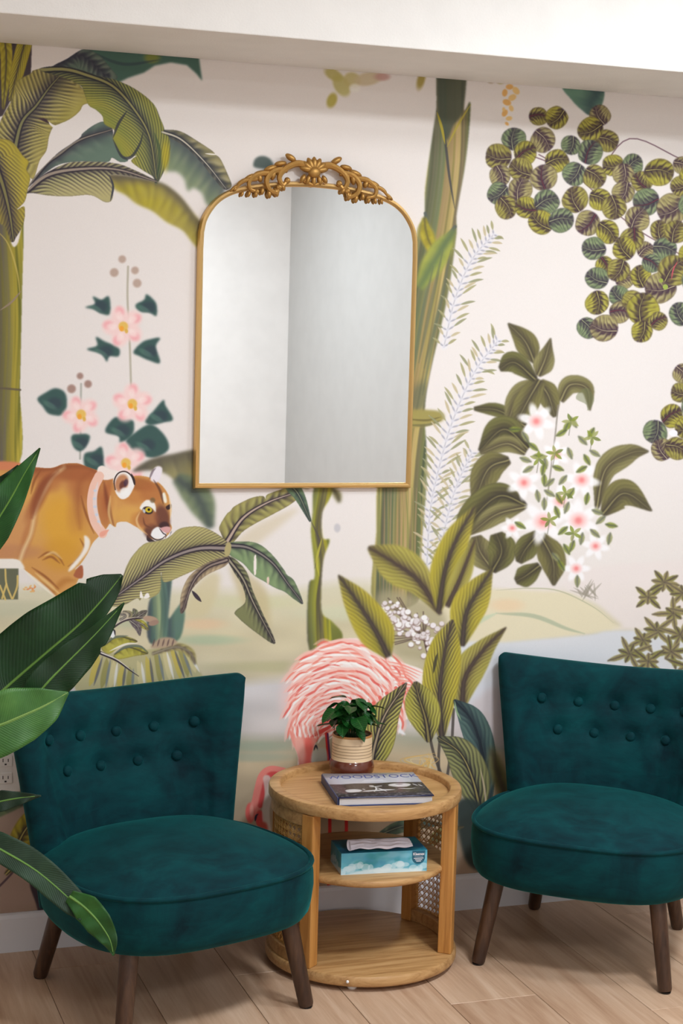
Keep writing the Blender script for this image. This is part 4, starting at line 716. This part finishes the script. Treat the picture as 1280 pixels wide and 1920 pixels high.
    for bx, bz in B:
        v = (bz - .225) / .485; lo, hi = -1., 1.
        for _ in range(30):
            u = (lo + hi) / 2; lo, hi = (u, hi) if mid(u, v)[0] < bx else (lo, u)
        p = mid(u, v); e = 1e-3; nn = np.cross(mid(u + e, v) - mid(u - e, v), mid(u, v + e) - mid(u, v - e)); nn /= np.linalg.norm(nn)
        a = np.cross(nn, (0, 0, 1.)); a /= np.linalg.norm(a); b = np.cross(a, nn); c = p + nn * (.034 + .014 * (1 - v) - .0165)
        mb = MB(); V = []; 
        pf = [(.0115, -.002), (.0135, .001), (.013, .004), (.0105, .0068), (.006, .0085), (.0001, .009)]
        for r, h in pf:
            for k in range(16): V.append(c + nn * h + r * (math.cos(k * math.pi / 8) * a + math.sin(k * math.pi / 8) * b))
        mb.add(V, [(j * 16 + k, j * 16 + (k + 1) % 16, (j + 1) * 16 + (k + 1) % 16, (j + 1) * 16 + k) for j in range(5) for k in range(16)]); mb.out('button', M_VEL, t)
    for sx_, sy_, fx_, fy_ in ((-1, -1, .2375, -.236), (1, -1, .2375, -.236), (-1, 1, .200, .236), (1, 1, .200, .236)):
        p0 = np.array((sx_ * fx_, fy_, .004)); p1 = np.array((sx_ * (fx_ - .035), fy_ - sy_ * .035 * (1 if sy_ < 0 else 1.5), .226))
        mb = MB(); mb.tube([p0, p0 + (p1 - p0) * .03, p1], [.0155, .0175, .0215], 20); lg = mb.out('leg', M_LEG, t)
        mb = MB(); mb.lathe([(.001, 0), (.013, 0), (.0145, .004), (.001, .0045)], 16, (p0[0], p0[1])); mb.out('foot_pad', M_PAD, lg)
    return t
def copy_tree(o, parent=None):
    c = o.copy(); COL.objects.link(c); c.parent = parent
    for ch in o.children: copy_tree(ch, c)
    return c
ch1 = make_chair('teal velvet button-back slipper chair at the right, between side table and frame edge')
ch1.location = (2.050, -.3600, 0); ch1.rotation_euler = (0, 0, math.atan2(-.622, .783))
ch2 = copy_tree(ch1); ch2['label'] = 'teal velvet button-back slipper chair at the left, partly behind large green leaves'
ch2.location = (.905, -.3760, 0); ch2.rotation_euler = (0, 0, math.radians(16.5)); ch2.scale = (1.035, 1.05, .985)
# ---------------- side table ----------------
st = thing('side_table', 'round honey oak drum side table with woven cane sides between the two chairs', 'table', (1.445, -.268, 0))
mb = MB(); mb.lathe([(0.0001, .424), (.236, .424), (.242, .426), (.245, .431), (.245, .449), (.243, .4535), (.239, .455), (.219, .455), (.2165, .4535), (.215, .450), (.215, .438), (.0001, .438)], 96); mb.out('tabletop', M_OAK, st)
mb = MB(); mb.lathe([(0.0001, .012), (.238, .012), (.243, .015), (.245, .020), (.245, .034), (.242, .039), (.238, .0405), (.0001, .0405)], 96); mb.out('base', M_OAK, st)
mb = MB(); mb.lathe([(0.0001, .249), (.203, .249), (.208, .252), (.210, .256), (.210, .262), (.208, .266), (.203, .268), (.0001, .268)], 96); mb.out('shelf', M_OAK, st)
for a in (-115, -35, 50, 140): mb = MB(); r_ = .215; mb.lathe([(.0001, 0), (.010, 0), (.012, .003), (.012, .012), (.0001, .0125)], 16, (r_ * math.cos(math.radians(a)), r_ * math.sin(math.radians(a)))); mb.out('foot', M_WHITE, st)
a = math.radians(-117); mb = MB(); mb.sph((.2455 * math.cos(a), .2455 * math.sin(a), .027), (.004, .004, .004)); mb.out('screw_cap', M_WHITE, st, label='small white screw cap')
def arc_box(mb, a0, a1, r0, r1, z0, z1, n=14):
    V = []; 
    for i in range(n + 1):
        a = math.radians(a0 + (a1 - a0) * i / n); c, s_ = math.cos(a), math.sin(a); V += [(r0 * c, r0 * s_, z0), (r1 * c, r1 * s_, z0), (r1 * c, r1 * s_, z1), (r0 * c, r0 * s_, z1)]
    F = [(i * 4 + k, i * 4 + (k + 1) % 4, i * 4 + 4 + (k + 1) % 4, i * 4 + 4 + k) for i in range(n) for k in range(4)] + [(3, 2, 1, 0), (n * 4, n * 4 + 1, n * 4 + 2, n * 4 + 3)]
    mb.add(V, F)
for a0, a1 in ((-219, -141), (-39, 39)):
    pn = []
    for (b0, b1) in ((a0, a0 + 8.5), (a1 - 8.5, a1)): mb = MB(); arc_box(mb, b0, b1, .205, .240, .0405, .424, 4); mb.out('post', M_OAKV, st, smooth=False, bevel=.0025)
    for (z0, z1) in ((.0405, .0725), (.392, .424)): mb = MB(); arc_box(mb, a0 + 8.5, a1 - 8.5, .208, .237, z0, z1, 20); mb.out('rail', M_OAK, st, smooth=False, bevel=.002)
    mb = MB(); A0, A1 = math.radians(a0 + 7.5), math.radians(a1 - 7.5); R_ = .2265; Z0, Z1 = .066, .398; Wd = (A1 - A0) * R_; p = .0172
    def cp(s_, z, dr=0): a = A0 + s_ / R_; return ((R_ + dr) * math.cos(a), (R_ + dr) * math.sin(a), z)
    def ribbon(s0, z0, s1, z1, hw, dr, n):
        ds, dz = s1 - s0, z1 - z0; q = math.hypot(ds, dz); ns, nz_ = -dz / q * hw, ds / q * hw; V = []
        for i in range(n + 1):
            f = i / n; s_, z = s0 + ds * f, z0 + dz * f; V += [cp(s_ + ns, z + nz_, dr), cp(s_, z, dr + .0011), cp(s_ - ns, z - nz_, dr), cp(s_, z, dr - .0004)]
        mb.add(V, [(i * 4 + k, i * 4 + (k + 1) % 4, i * 4 + 4 + (k + 1) % 4, i * 4 + 4 + k) for i in range(n) for k in range(4)])
    s_ = p / 2
    while s_ < Wd:
        for d in (-.0018, .0018): ribbon(s_ + d, Z0, s_ + d, Z1, .0009, 0, 2)
        s_ += p
    z = Z0 + p / 2
    while z < Z1:
        for d in (-.0018, .0018): ribbon(0, z + d, Wd, z + d, .0009, .0008, 16)
        z += p
    for sg in (1, -1):
        o0 = Z0 - Wd
        while o0 < Z1 + Wd:
            za, zb, sa, sb = o0, o0 + sg * Wd, 0., Wd
            if sg > 0:
                sa = max(0, Z0 - o0); sb = min(Wd, Z1 - o0)
            else:
                sa = max(0, o0 - Z1); sb = min(Wd, o0 - Z0)
            if sb - sa > .004: ribbon(sa, o0 + sg * sa, sb, o0 + sg * sb, .0012, .0016 * sg - .0002, max(2, int((sb - sa) / .016)))
            o0 += p
    mb.out('cane_panel', M_CANE, st, kind='stuff')
# ---------------- potted plant ----------------
pp = thing('potted_plant', 'small leafy plant in a cream and brown ribbed pot on the side table', 'plant', (1.458, -.1255, .438))
mpot = NT('glazed_pot'); oc = mpot.n('ShaderNodeTexCoord').outputs['Object']; sp = mpot.n('ShaderNodeSeparateXYZ'); mpot.t.links.new(oc, sp.inputs[0])
zf = mpot.math('MULTIPLY', sp.outputs[2], 1 / .113)
cream, line_, brown = L((222, 192, 154)), L((120, 84, 54)), L((98, 46, 30))
stops = [(0, brown), (.405, brown), (.412, cream)]
for f in (.49, .56, .63, .70, .775): stops += [(f, cream), (f + .004, line_), (f + .012, line_), (f + .016, cream)]
stops += [(.94, cream), (.95, L((176, 120, 62)))]
mpot.set('Base Color', mpot.ramp(zf, stops)).set('Roughness', mpot.math('ADD', .16, mpot.math('MULTIPLY', mpot.math('GREATER_THAN', zf, .408), .45))); mpot.set('Coat Weight', .4)
mpot.bump(mpot.noise(mpot.co(), 60, 3), .08, .002)
mb = MB(); mb.lathe([(.0001, 0), (.046, 0), (.053, .004), (.0585, .016), (.0595, .028), (.057, .040), (.0535, .046), (.0525, .0475), (.0525, .062), (.0528, .110), (.052, .1125), (.0495, .1125), (.0485, .109), (.0485, .100), (.0001, .100)], 64); mb.out('pot', mpot.m, pp)
mb = MB(); mb.lathe([(.0001, .104), (.03, .103), (.048, .1005)], 24); mb.out('soil', M_SOIL, pp)
def leaf_mesh(name, ln, wd, mat, fold=.25, droop=.25, nu=7, nv=10, tip=1.0):
    def f(u, v):
        q = 2 * u - 1; w_ = wd * (math.sin(math.pi * min(1, v ** .8 * .985 + .015)) ** .8) * .5
        return (q * w_, ln * v, fold * abs(q) * w_ - droop * ln * v * v + .03 * ln * math.sin(v * 9) * abs(q))
    V, F, U = grid(f, nu, nv); return V, F, U
V, F, U = leaf_mesh('leaf', .040, .031, M_SMALL); lf0 = new_mesh('leaf', V, F, M_SMALL, pp, uv=U); first = True
stems = MB(); rs = random.Random(11)
tips = []
for k in range(20):
    a = k * 2.399; r = .006 + .036 * math.sqrt((k + .5) / 20); h = .100 - 900 * (r ** 2) * .03 + rs.uniform(-.012, .008)
    b = np.array((r * .4 * math.cos(a), r * .4 * math.sin(a), .1)); e = np.array((r * 1.15 * math.cos(a), r * 1.15 * math.sin(a), .1 + max(.018, h))); stems.tube([b, (b + e) / 2 + (0, 0, .01), e], .0013, 6); tips.append((e, a))
for k, (e, a) in enumerate(tips):
    for j in range(4):
        az = a + j * math.pi / 2 * 1.1 + rs.uniform(-.4, .4) + (0 if j < 3 else 2); el = rs.uniform(-1.05, .15)
        o = lf0 if first else lf0.copy()
        if not first: COL.objects.link(o); o.parent = pp
        first = False; sc = rs.uniform(.75, 1.2)
        if k > 11 and j == 0: sc *= 1.25
        o.location = e + np.array((0, 0, .012 - .009 * j)); o.rotation_euler = (el, rs.uniform(-.3, .3), az - math.pi / 2); o.scale = (sc, sc, sc)
for a, ln in ((170, 1.5), (-5, 1.4), (15, 1.3)):
    o = lf0.copy(); COL.objects.link(o); o.parent = pp; o.location = (.036 * math.cos(math.radians(a)), .036 * math.sin(math.radians(a)), .135); o.rotation_euler = (.1, 0, math.radians(a - 90)); o.scale = (.6, ln, 1)
stems.out('stems', plain('green_stem', (44, 84, 40), .5), pp)
# ---------------- book ----------------
bk = thing('hardcover_book', 'hardcover book with a black and white festival photograph lying on the side table', 'book', (1.4475, -.4155, .438), math.radians(-8))
BW, BD, BH = .241, .222, .021
canvas(0, 0, 478, 428, 2)
CV[:] = A_((192, 194, 206)); yy = np.linspace(0, 1, CV.shape[0])[:, None]
CV[:] = CV * (1 - .06 * np.abs(yy[..., None] - .2))
fill([(0, 190), (60, 196), (130, 184), (240, 190), (330, 180), (478, 186), (478, 428), (0, 428)], (52, 46, 50), 2, sm=False)
rb = random.Random(3)
for k in range(420):
    x_, y_ = rb.uniform(0, 478), rb.uniform(200, 420); g = rb.choice([30, 62, 80, 100, 120, 44]); ell(x_, y_, 3 + (y_ - 190) * .02, 3.6 + (y_ - 190) * .02, (g, g * .96, g), blur=2, a=.55)
for P in ([(300, 215), (340, 200), (400, 208), (408, 232), (380, 262), (330, 262), (296, 240)], [(60, 300), (100, 286), (140, 300), (130, 330), (70, 340)], [(150, 318), (250, 300), (300, 306), (296, 318), (160, 332)]): fill(P, (206, 204, 208), 2.5)
for P in ([(210, 240), (222, 262), (216, 300), (196, 340)], [(222, 262), (244, 300), (262, 342)], [(190, 256), (222, 250), (262, 236)], [(330, 290), (380, 300), (420, 292)], [(420, 215), (440, 250)], [(446, 230), (462, 262)], [(330, 206), (340, 262)], [(150, 282), (160, 300)]): line(P, 5, (214, 212, 214), 1.5, .95)
ell(206, 236, 13, 11, (196, 190, 190), blur=4); ell(352, 216, 20, 7, (80, 76, 80), blur=4, a=.8); line([(0, 424), (478, 424)], 8, (36, 38, 70), 1, 1, 0)
M_COVER = printed('book_cover_print', to_image('book_cover', CV), .35, 'EXTEND', coat=.3)
M_NAVY = plain('navy_cloth', (44, 62, 110), .5); M_PAGE = plain('page_block', (226, 224, 226), .8)
V, F, U = grid(lambda u, v: (-BW / 2 + BW * u, BD * v, BH), 6, 6)
V = [(x_, y_, z + (.0035 * max(0, .25 - (x_ / BW + .5)) * max(0, y_ / BD - .7) * 8)) for x_, y_, z in V]
new_mesh('front_cover', V, F, M_COVER, bk, uv=U, solid=.0022)
mb = MB(); mb.box(-BW / 2, BW / 2, 0, BD, 0, .0022); mb.out('back_cover', M_NAVY, bk, smooth=False)
mb = MB(); mb.box(-BW / 2 + .004, BW / 2 - .004, .004, BD - .004, .0022, BH - .0012)
for k in range(9): mb.box(-BW / 2 + .006, BW / 2 - .0035, .0032, .006, .003 + k * .0018, .0037 + k * .0018)
mb.out('pages', M_PAGE, bk, smooth=False)
mb = MB(); mb.box(-BW / 2 - .0022, -BW / 2 + .0006, 0, BD, 0, BH + .001); mb.out('spine', M_NAVY, bk, smooth=False, bevel=.001)
def text(name, body, size, loc, rot, mat, parent, ext=.0002, sxy=(1, 1), off=0):
    c = bpy.data.curves.new(name, 'FONT'); c.body = body; c.size = size; c.extrude = ext; c.align_x = 'CENTER'; c.align_y = 'CENTER'; c.offset = off; c.resolution_u = 3
    tmp = bpy.data.objects.new(name, c); me = bpy.data.meshes.new_from_object(tmp); bpy.data.objects.remove(tmp); bpy.data.curves.remove(c)
    o = bpy.data.objects.new(name, me); me.materials.clear(); me.materials.append(mat); COL.objects.link(o); o.location = loc; o.rotation_euler = rot; o.scale = (sxy[0], sxy[1], 1); o.parent = parent; return o
M_INK = plain('blue_title_ink', (64, 80, 150), .5); M_INKW = plain('pale_ink', (226, 224, 230), .5)
text('title', 'WOODSTOCK', .034, (.004, BD - .036, BH + .0016), (0, 0, 0), M_INK, bk, .0001, (1.06, 1.3), -.0003)
text('subtitle', 'THREE DAYS OF MUSIC', .006, (.02, BD - .074, BH + .0014), (0, 0, 0), M_INKW, bk, .0001) if False else None
mb = MB()
for k, w_ in enumerate((.050, .062)): mb.box(-w_ / 2, w_ / 2, BD - .070 - k * .010, BD - .068 - k * .010, BH + .0011, BH + .0013)
mb.out('fine_print', M_INKW, bk, smooth=False)
# ---------------- tissue box ----------------
TW, TD, TH = .219, .112, .054
tb = thing('tissue_box', 'blue cloud patterned tissue box on the middle shelf of the side table', 'box', (1.4455, -.4195, .268), math.radians(-5.6))
canvas(0, 0, 438, 108, 3)
xx = np.linspace(0, 1, CV.shape[1])[None, :, None]; yy = np.linspace(0, 1, CV.shape[0])[:, None, None]; CV[:] = A_((96, 172, 196)) * (1 - yy * .0) * np.ones_like(CV)
rb = random.Random(5)
for k in range(60): ell(rb.uniform(0, 438), rb.uniform(-5, 75), rb.uniform(14, 40), rb.uniform(8, 22), rb.choice([(70, 150, 190), (110, 190, 206), (60, 150, 160), (150, 206, 224), (84, 168, 200)]), blur=14, a=.5)
for k in range(30): x_ = rb.uniform(0, 438); y_ = 96 - 34 * abs(math.sin(x_ / 62.)) + rb.uniform(0, 10); ell(x_, y_, rb.uniform(14, 26), rb.uniform(10, 20), (206, 230, 240), blur=4, a=.6)
ell(219, 128, 240, 44, (222, 238, 244), blur=14, a=.9)
M_TB = printed('tissue_box_front', to_image('cloud_print', CV), .4, 'EXTEND')
canvas(0, 0, 438, 224, 1.5); CV[:] = A_((24, 112, 138))
for k in range(40): ell(rb.uniform(0, 438), rb.uniform(0, 224), rb.uniform(20, 70), rb.uniform(10, 34), rb.choice([(10, 84, 112), (30, 136, 150), (20, 100, 150), (60, 150, 170)]), blur=20, a=.5)
M_TT = printed('tissue_box_top', to_image('teal_print', CV), .4, 'EXTEND')
def quad(name, P, mat, parent, uvs=((0, 0), (1, 0), (1, 1), (0, 1))): return new_mesh(name, P, [(0, 1, 2, 3)], mat, parent, smooth=False, uv=uvs)
mb = MB(); x0, x1, y0, y1, z0, z1 = -TW / 2, TW / 2, 0, TD, 0, TH
mb.add([(x0, y0, z0), (x1, y0, z0), (x1, y0, z1), (x0, y0, z1)], [(0, 1, 2, 3)], [(0, 0), (1, 0), (1, 1), (0, 1)])
mb.add([(x0, y1, z0), (x0, y0, z0), (x0, y0, z1), (x0, y1, z1)], [(0, 1, 2, 3)], [(0, 0), (.5, 0), (.5, 1), (0, 1)])
mb.add([(x1, y0, z0), (x1, y1, z0), (x1, y1, z1), (x1, y0, z1)], [(0, 1, 2, 3)], [(.5, 0), (1, 0), (1, 1), (.5, 1)])
mb.add([(x1, y1, z0), (x0, y1, z0), (x0, y1, z1), (x1, y1, z1)], [(0, 1, 2, 3)], [(0, 0), (1, 0), (1, 1), (0, 1)])
mb.add([(x0, y0, z0), (x0, y1, z0), (x1, y1, z0), (x1, y0, z0)], [(0, 1, 2, 3)], [(0, 0), (0, 1), (1, 1), (1, 0)])
mb.out('carton', M_TB, tb, smooth=False, useuv=True)
ov = [(.07 * math.cos(q), TD / 2 + .018 * math.sin(q), TH) for q in [2 * math.pi * k / 24 for k in range(24)]]
rc = []
for k in range(24):
    q = 2 * math.pi * k / 24; c, s_ = math.cos(q), math.sin(q); m_ = max(abs(c) / (TW / 2), abs(s_) / (TD / 2)); rc.append((c / m_, TD / 2 + s_ / m_, TH))
V = ov + rc; F = [(k, (k + 1) % 24, 24 + (k + 1) % 24, 24 + k) for k in range(24)]; cn = [(x0, y0, TH), (x1, y0, TH), (x1, y1, TH), (x0, y1, TH)]
for q_ in cn:
    d = sorted(range(24, 48), key=lambda i: (V[i][0] - q_[0]) ** 2 + (V[i][1] - q_[1]) ** 2)[:2]; V.append(q_); F.append((len(V) - 1, d[0], d[1]))
new_mesh('carton_top', V, F, M_TT, tb, smooth=False, uv=[((a - x0) / TW, b / TD) for a, b, c in V])
M_LAB = plain('teal_label', (18, 92, 118), .4)
lw, lh, lx, lz = .0165, .0335, TW / 2 - .022, TH - .001
sh = [(-lw, 0), (-lw, -lh * .55)] + [(-lw * math.cos(q), -lh * .55 - lh * .45 * math.sin(q)) for q in [math.pi * k / 12 for k in range(1, 12)]] + [(lw, -lh * .55), (lw, 0)]
V = [(lx + a, -.0004 - .0003 * i, lz + b) for i in (0, 1) for a, b in sh]; n_ = len(sh)
new_mesh('brand_label', V, [tuple(range(n_, 2 * n_)), tuple(range(n_))[::-1]] + [(i, (i + 1) % n_, n_ + (i + 1) % n_, n_ + i) for i in range(n_)], M_LAB, tb, smooth=False)
text('label_lettering', 'Kleenex', .0088, (lx, -.0011, lz - .0085), (math.radians(90), 0, 0), M_INKW, tb, .0001, (1, 1.1), .0002)
mb = MB()
for z, w_ in ((-.0155, .011), (-.0200, .0125), (-.0240, .009), (-.0275, .006)): mb.box(lx - w_, lx + w_, -.0011, -.0009, lz + z, lz + z + (.0016 if z != -.0155 else .0005))
mb.out('label_fine_print', M_INKW, tb, smooth=False)
M_TIS = NT('tissue_paper'); M_TIS.set('Base Color', L((232, 230, 244))).set('Roughness', .9).set('Subsurface Weight', .2); M_TIS.set('Subsurface Radius', (.01, .01, .01)); M_TIS.bump(M_TIS.noise(M_TIS.co(), 90, 3), .25, .002)
def tf(u, v):
    x_ = -.078 + .152 * u; y_ = TD * .5 + .016 - (.078 - .012 * u) * v + .002 * math.sin(9 * u) * v
    z = TH + .004 + .017 * math.sin(math.pi * min(1, v * .86 + .05)) ** .8 * (1 - .25 * u) + .0016 * math.sin(21 * u + 5 * v) * v + .0015 * math.sin(33 * v + 4 * u)
    return (x_ - .010 * v * (1 - u) + .012 * (1 - v) * u * 0, y_, max(z, TH + .0016))
V, F, U = grid(tf, 40, 16); new_mesh('tissue', V, F, M_TIS.m, tb, solid=.0008)
def tf2(u, v):
    a = v * 4.2; r = .010 + .004 * u; x_ = -.086 + .03 * u - .006 * math.sin(a); return (x_, TD * .5 - .020 - .026 * (1 - u * .4) * math.sin(a * .5), TH + .013 + .010 * math.cos(a) * (1 - .3 * u))
V, F, U = grid(tf2, 10, 16); new_mesh('tissue_fold', V, F, M_TIS.m, tb, solid=.0008)
# ---------------- large plant at the left edge ----------------
bp = thing('bird_of_paradise_plant', 'large broad leaved green plant at the left edge in front of the left chair', 'plant', (0, 0, 0))
PB = np.array((.16, -.98, 0.))
def big_leaf(sp, wl, wr, d0, d1, mat, fold=.10, bend=0., ncut=None, stem=True, wave=.004, label=None):
    """sp: spine pixels base->tip; widths in pixels each side; depth d0->d1 along it"""
    C_ = crv(sp, 8); n = len(C_); m = 13; V = []; U = []; g = np.gradient(C_, axis=0); g /= np.hypot(g[:, 0], g[:, 1])[:, None]
    for i in range(n):
        s_ = i / (n - 1); a = np.interp(s_, np.linspace(0, 1, len(wl)), wl); b = np.interp(s_, np.linspace(0, 1, len(wr)), wr); d = d0 + (d1 - d0) * s_
        for j in range(m):
            q = -1 + 2 * j / (m - 1); w_ = (a if q < 0 else b) * q; nx, ny = -g[i][1], g[i][0]
            if ncut and q * ncut[1] > 0 and abs(s_ - ncut[0]) < .012: w_ *= .84
            dd = d - fold * abs(q) * (1 - .2 * s_) * (a + b) / 2 / 900 + bend * q + wave * math.sin(s_ * 22 + q) * abs(q)
            V.append(wp(C_[i][0] + nx * w_, C_[i][1] + ny * w_, dd)); U.append((j / (m - 1), s_))
    F = [(i * m + j, i * m + j + 1, (i + 1) * m + j + 1, (i + 1) * m + j) for i in range(n - 1) for j in range(m - 1)]
    lf = new_mesh('leaf', V, F, mat, bp, uv=U, solid=.0012, label=label)
    mb = MB(); mb.tube([V[i * m + m // 2] for i in range(0, n - 2, 2)], [.0034 * (1 - .8 * i / n) for i in range(0, n - 2, 2)], 6)
    mb.out('midrib', M_RIB, lf)
    if stem:
        b_ = np.array(V[m // 2]); c_ = PB + (b_ - PB) * (.35, .35, .55) + np.array((0, 0, .05)); Q = crv3([PB + (random.uniform(-.03, .03), random.uniform(-.03, .03), .24), c_, b_], 8)
        mb = MB(); mb.tube(Q, [.008 - .004 * i / (len(Q) - 1) for i in range(len(Q))], 8); mb.out('stem', M_RIB, bp)
    return lf
def crv3(P, n):
    P = [np.array(p, float) for p in P]; q = [2 * P[0] - P[1]] + P + [2 * P[-1] - P[-2]]; o = []
    for i in range(1, len(q) - 2):
        for t_ in np.linspace(0, 1, n, endpoint=False):
            a, b, c, d = q[i - 1:i + 3]; o.append(.5 * ((2 * b) + (-a + c) * t_ + (2 * a - 5 * b + 4 * c - d) * t_ ** 2 + (-a + 3 * b - 3 * c + d) * t_ ** 3))
    return o + [P[-1]]
M_RIB = plain('leaf_rib', (92, 132, 52), .4)
big_leaf([(-110, 1030), (-40, 975), (10, 915), (34, 872)], [8, 34, 30, 20, 1], [8, 30, 30, 18, 1], 3.50, 3.52, M_LEAF)
big_leaf([(-120, 1130), (-50, 1040), (5, 960), (45, 890), (75, 840)], [8, 40, 44, 34, 16, 1], [8, 34, 36, 26, 14, 1], 3.42, 3.45, M_LEAFB, label='bright green leaf rising at the far left')
big_leaf([(-140, 1430), (-20, 1318), (22, 1280), (90, 1222), (150, 1170), (194, 1122), (229, 1078)], [10, 45, 68, 74, 78, 82, 84, 84, 82, 76, 70, 64, 56, 46, 30, 3], [10, 20, 28, 30, 31, 32, 32, 32, 31, 30, 28, 26, 24, 20, 14, 2], 3.44, 3.52, M_LEAF, ncut=(.84, -1), label='largest dark green leaf, split near its tip')
big_leaf([(20, 1370), (80, 1290), (125, 1243), (178, 1190), (233, 1130)], [8, 34, 36, 28, 14, 1], [8, 40, 42, 38, 24, 1], 3.38, 3.44, M_LEAF, ncut=(.72, 1), label='dark green leaf overlapping the lower edge of the largest one')
big_leaf([(-160, 1440), (-60, 1385), (20, 1352), (80, 1325), (128, 1298)], [8, 62, 66, 56, 34, 1], [8, 58, 58, 50, 34, 2], 3.28, 3.36, M_LEAFE, fold=.14, label='light green leaf with a pale midrib')
big_leaf([(-100, 1535), (-20, 1508), (30, 1497), (77, 1492)], [6, 18, 20, 10, 1], [6, 18, 20, 12, 1], 3.56, 3.6, M_LEAFD)
big_leaf([(-60, 1560), (0, 1592), (70, 1634), (135, 1690), (160, 1716)], [10, 30, 34, 30, 24, 14], [10, 24, 26, 28, 24, 14], 3.38, 3.36, M_LEAFD, bend=-.01, label='dark drooping leaf showing its underside')
big_leaf([(130, 1680), (160, 1702), (186, 1730), (206, 1762), (213, 1792)], [12, 27, 24, 15, 1], [12, 27, 28, 18, 1], 3.352, 3.345, M_LEAFB, stem=False, label='fresh green tip of the drooping leaf')
mb = MB(); mb.lathe([(.0001, 0), (.10, 0), (.115, .02), (.14, .25), (.145, .262), (.13, .262), (.125, .235), (.0001, .235)], 40, (PB[0], PB[1])); mb.out('pot', M_WHITE, bp)
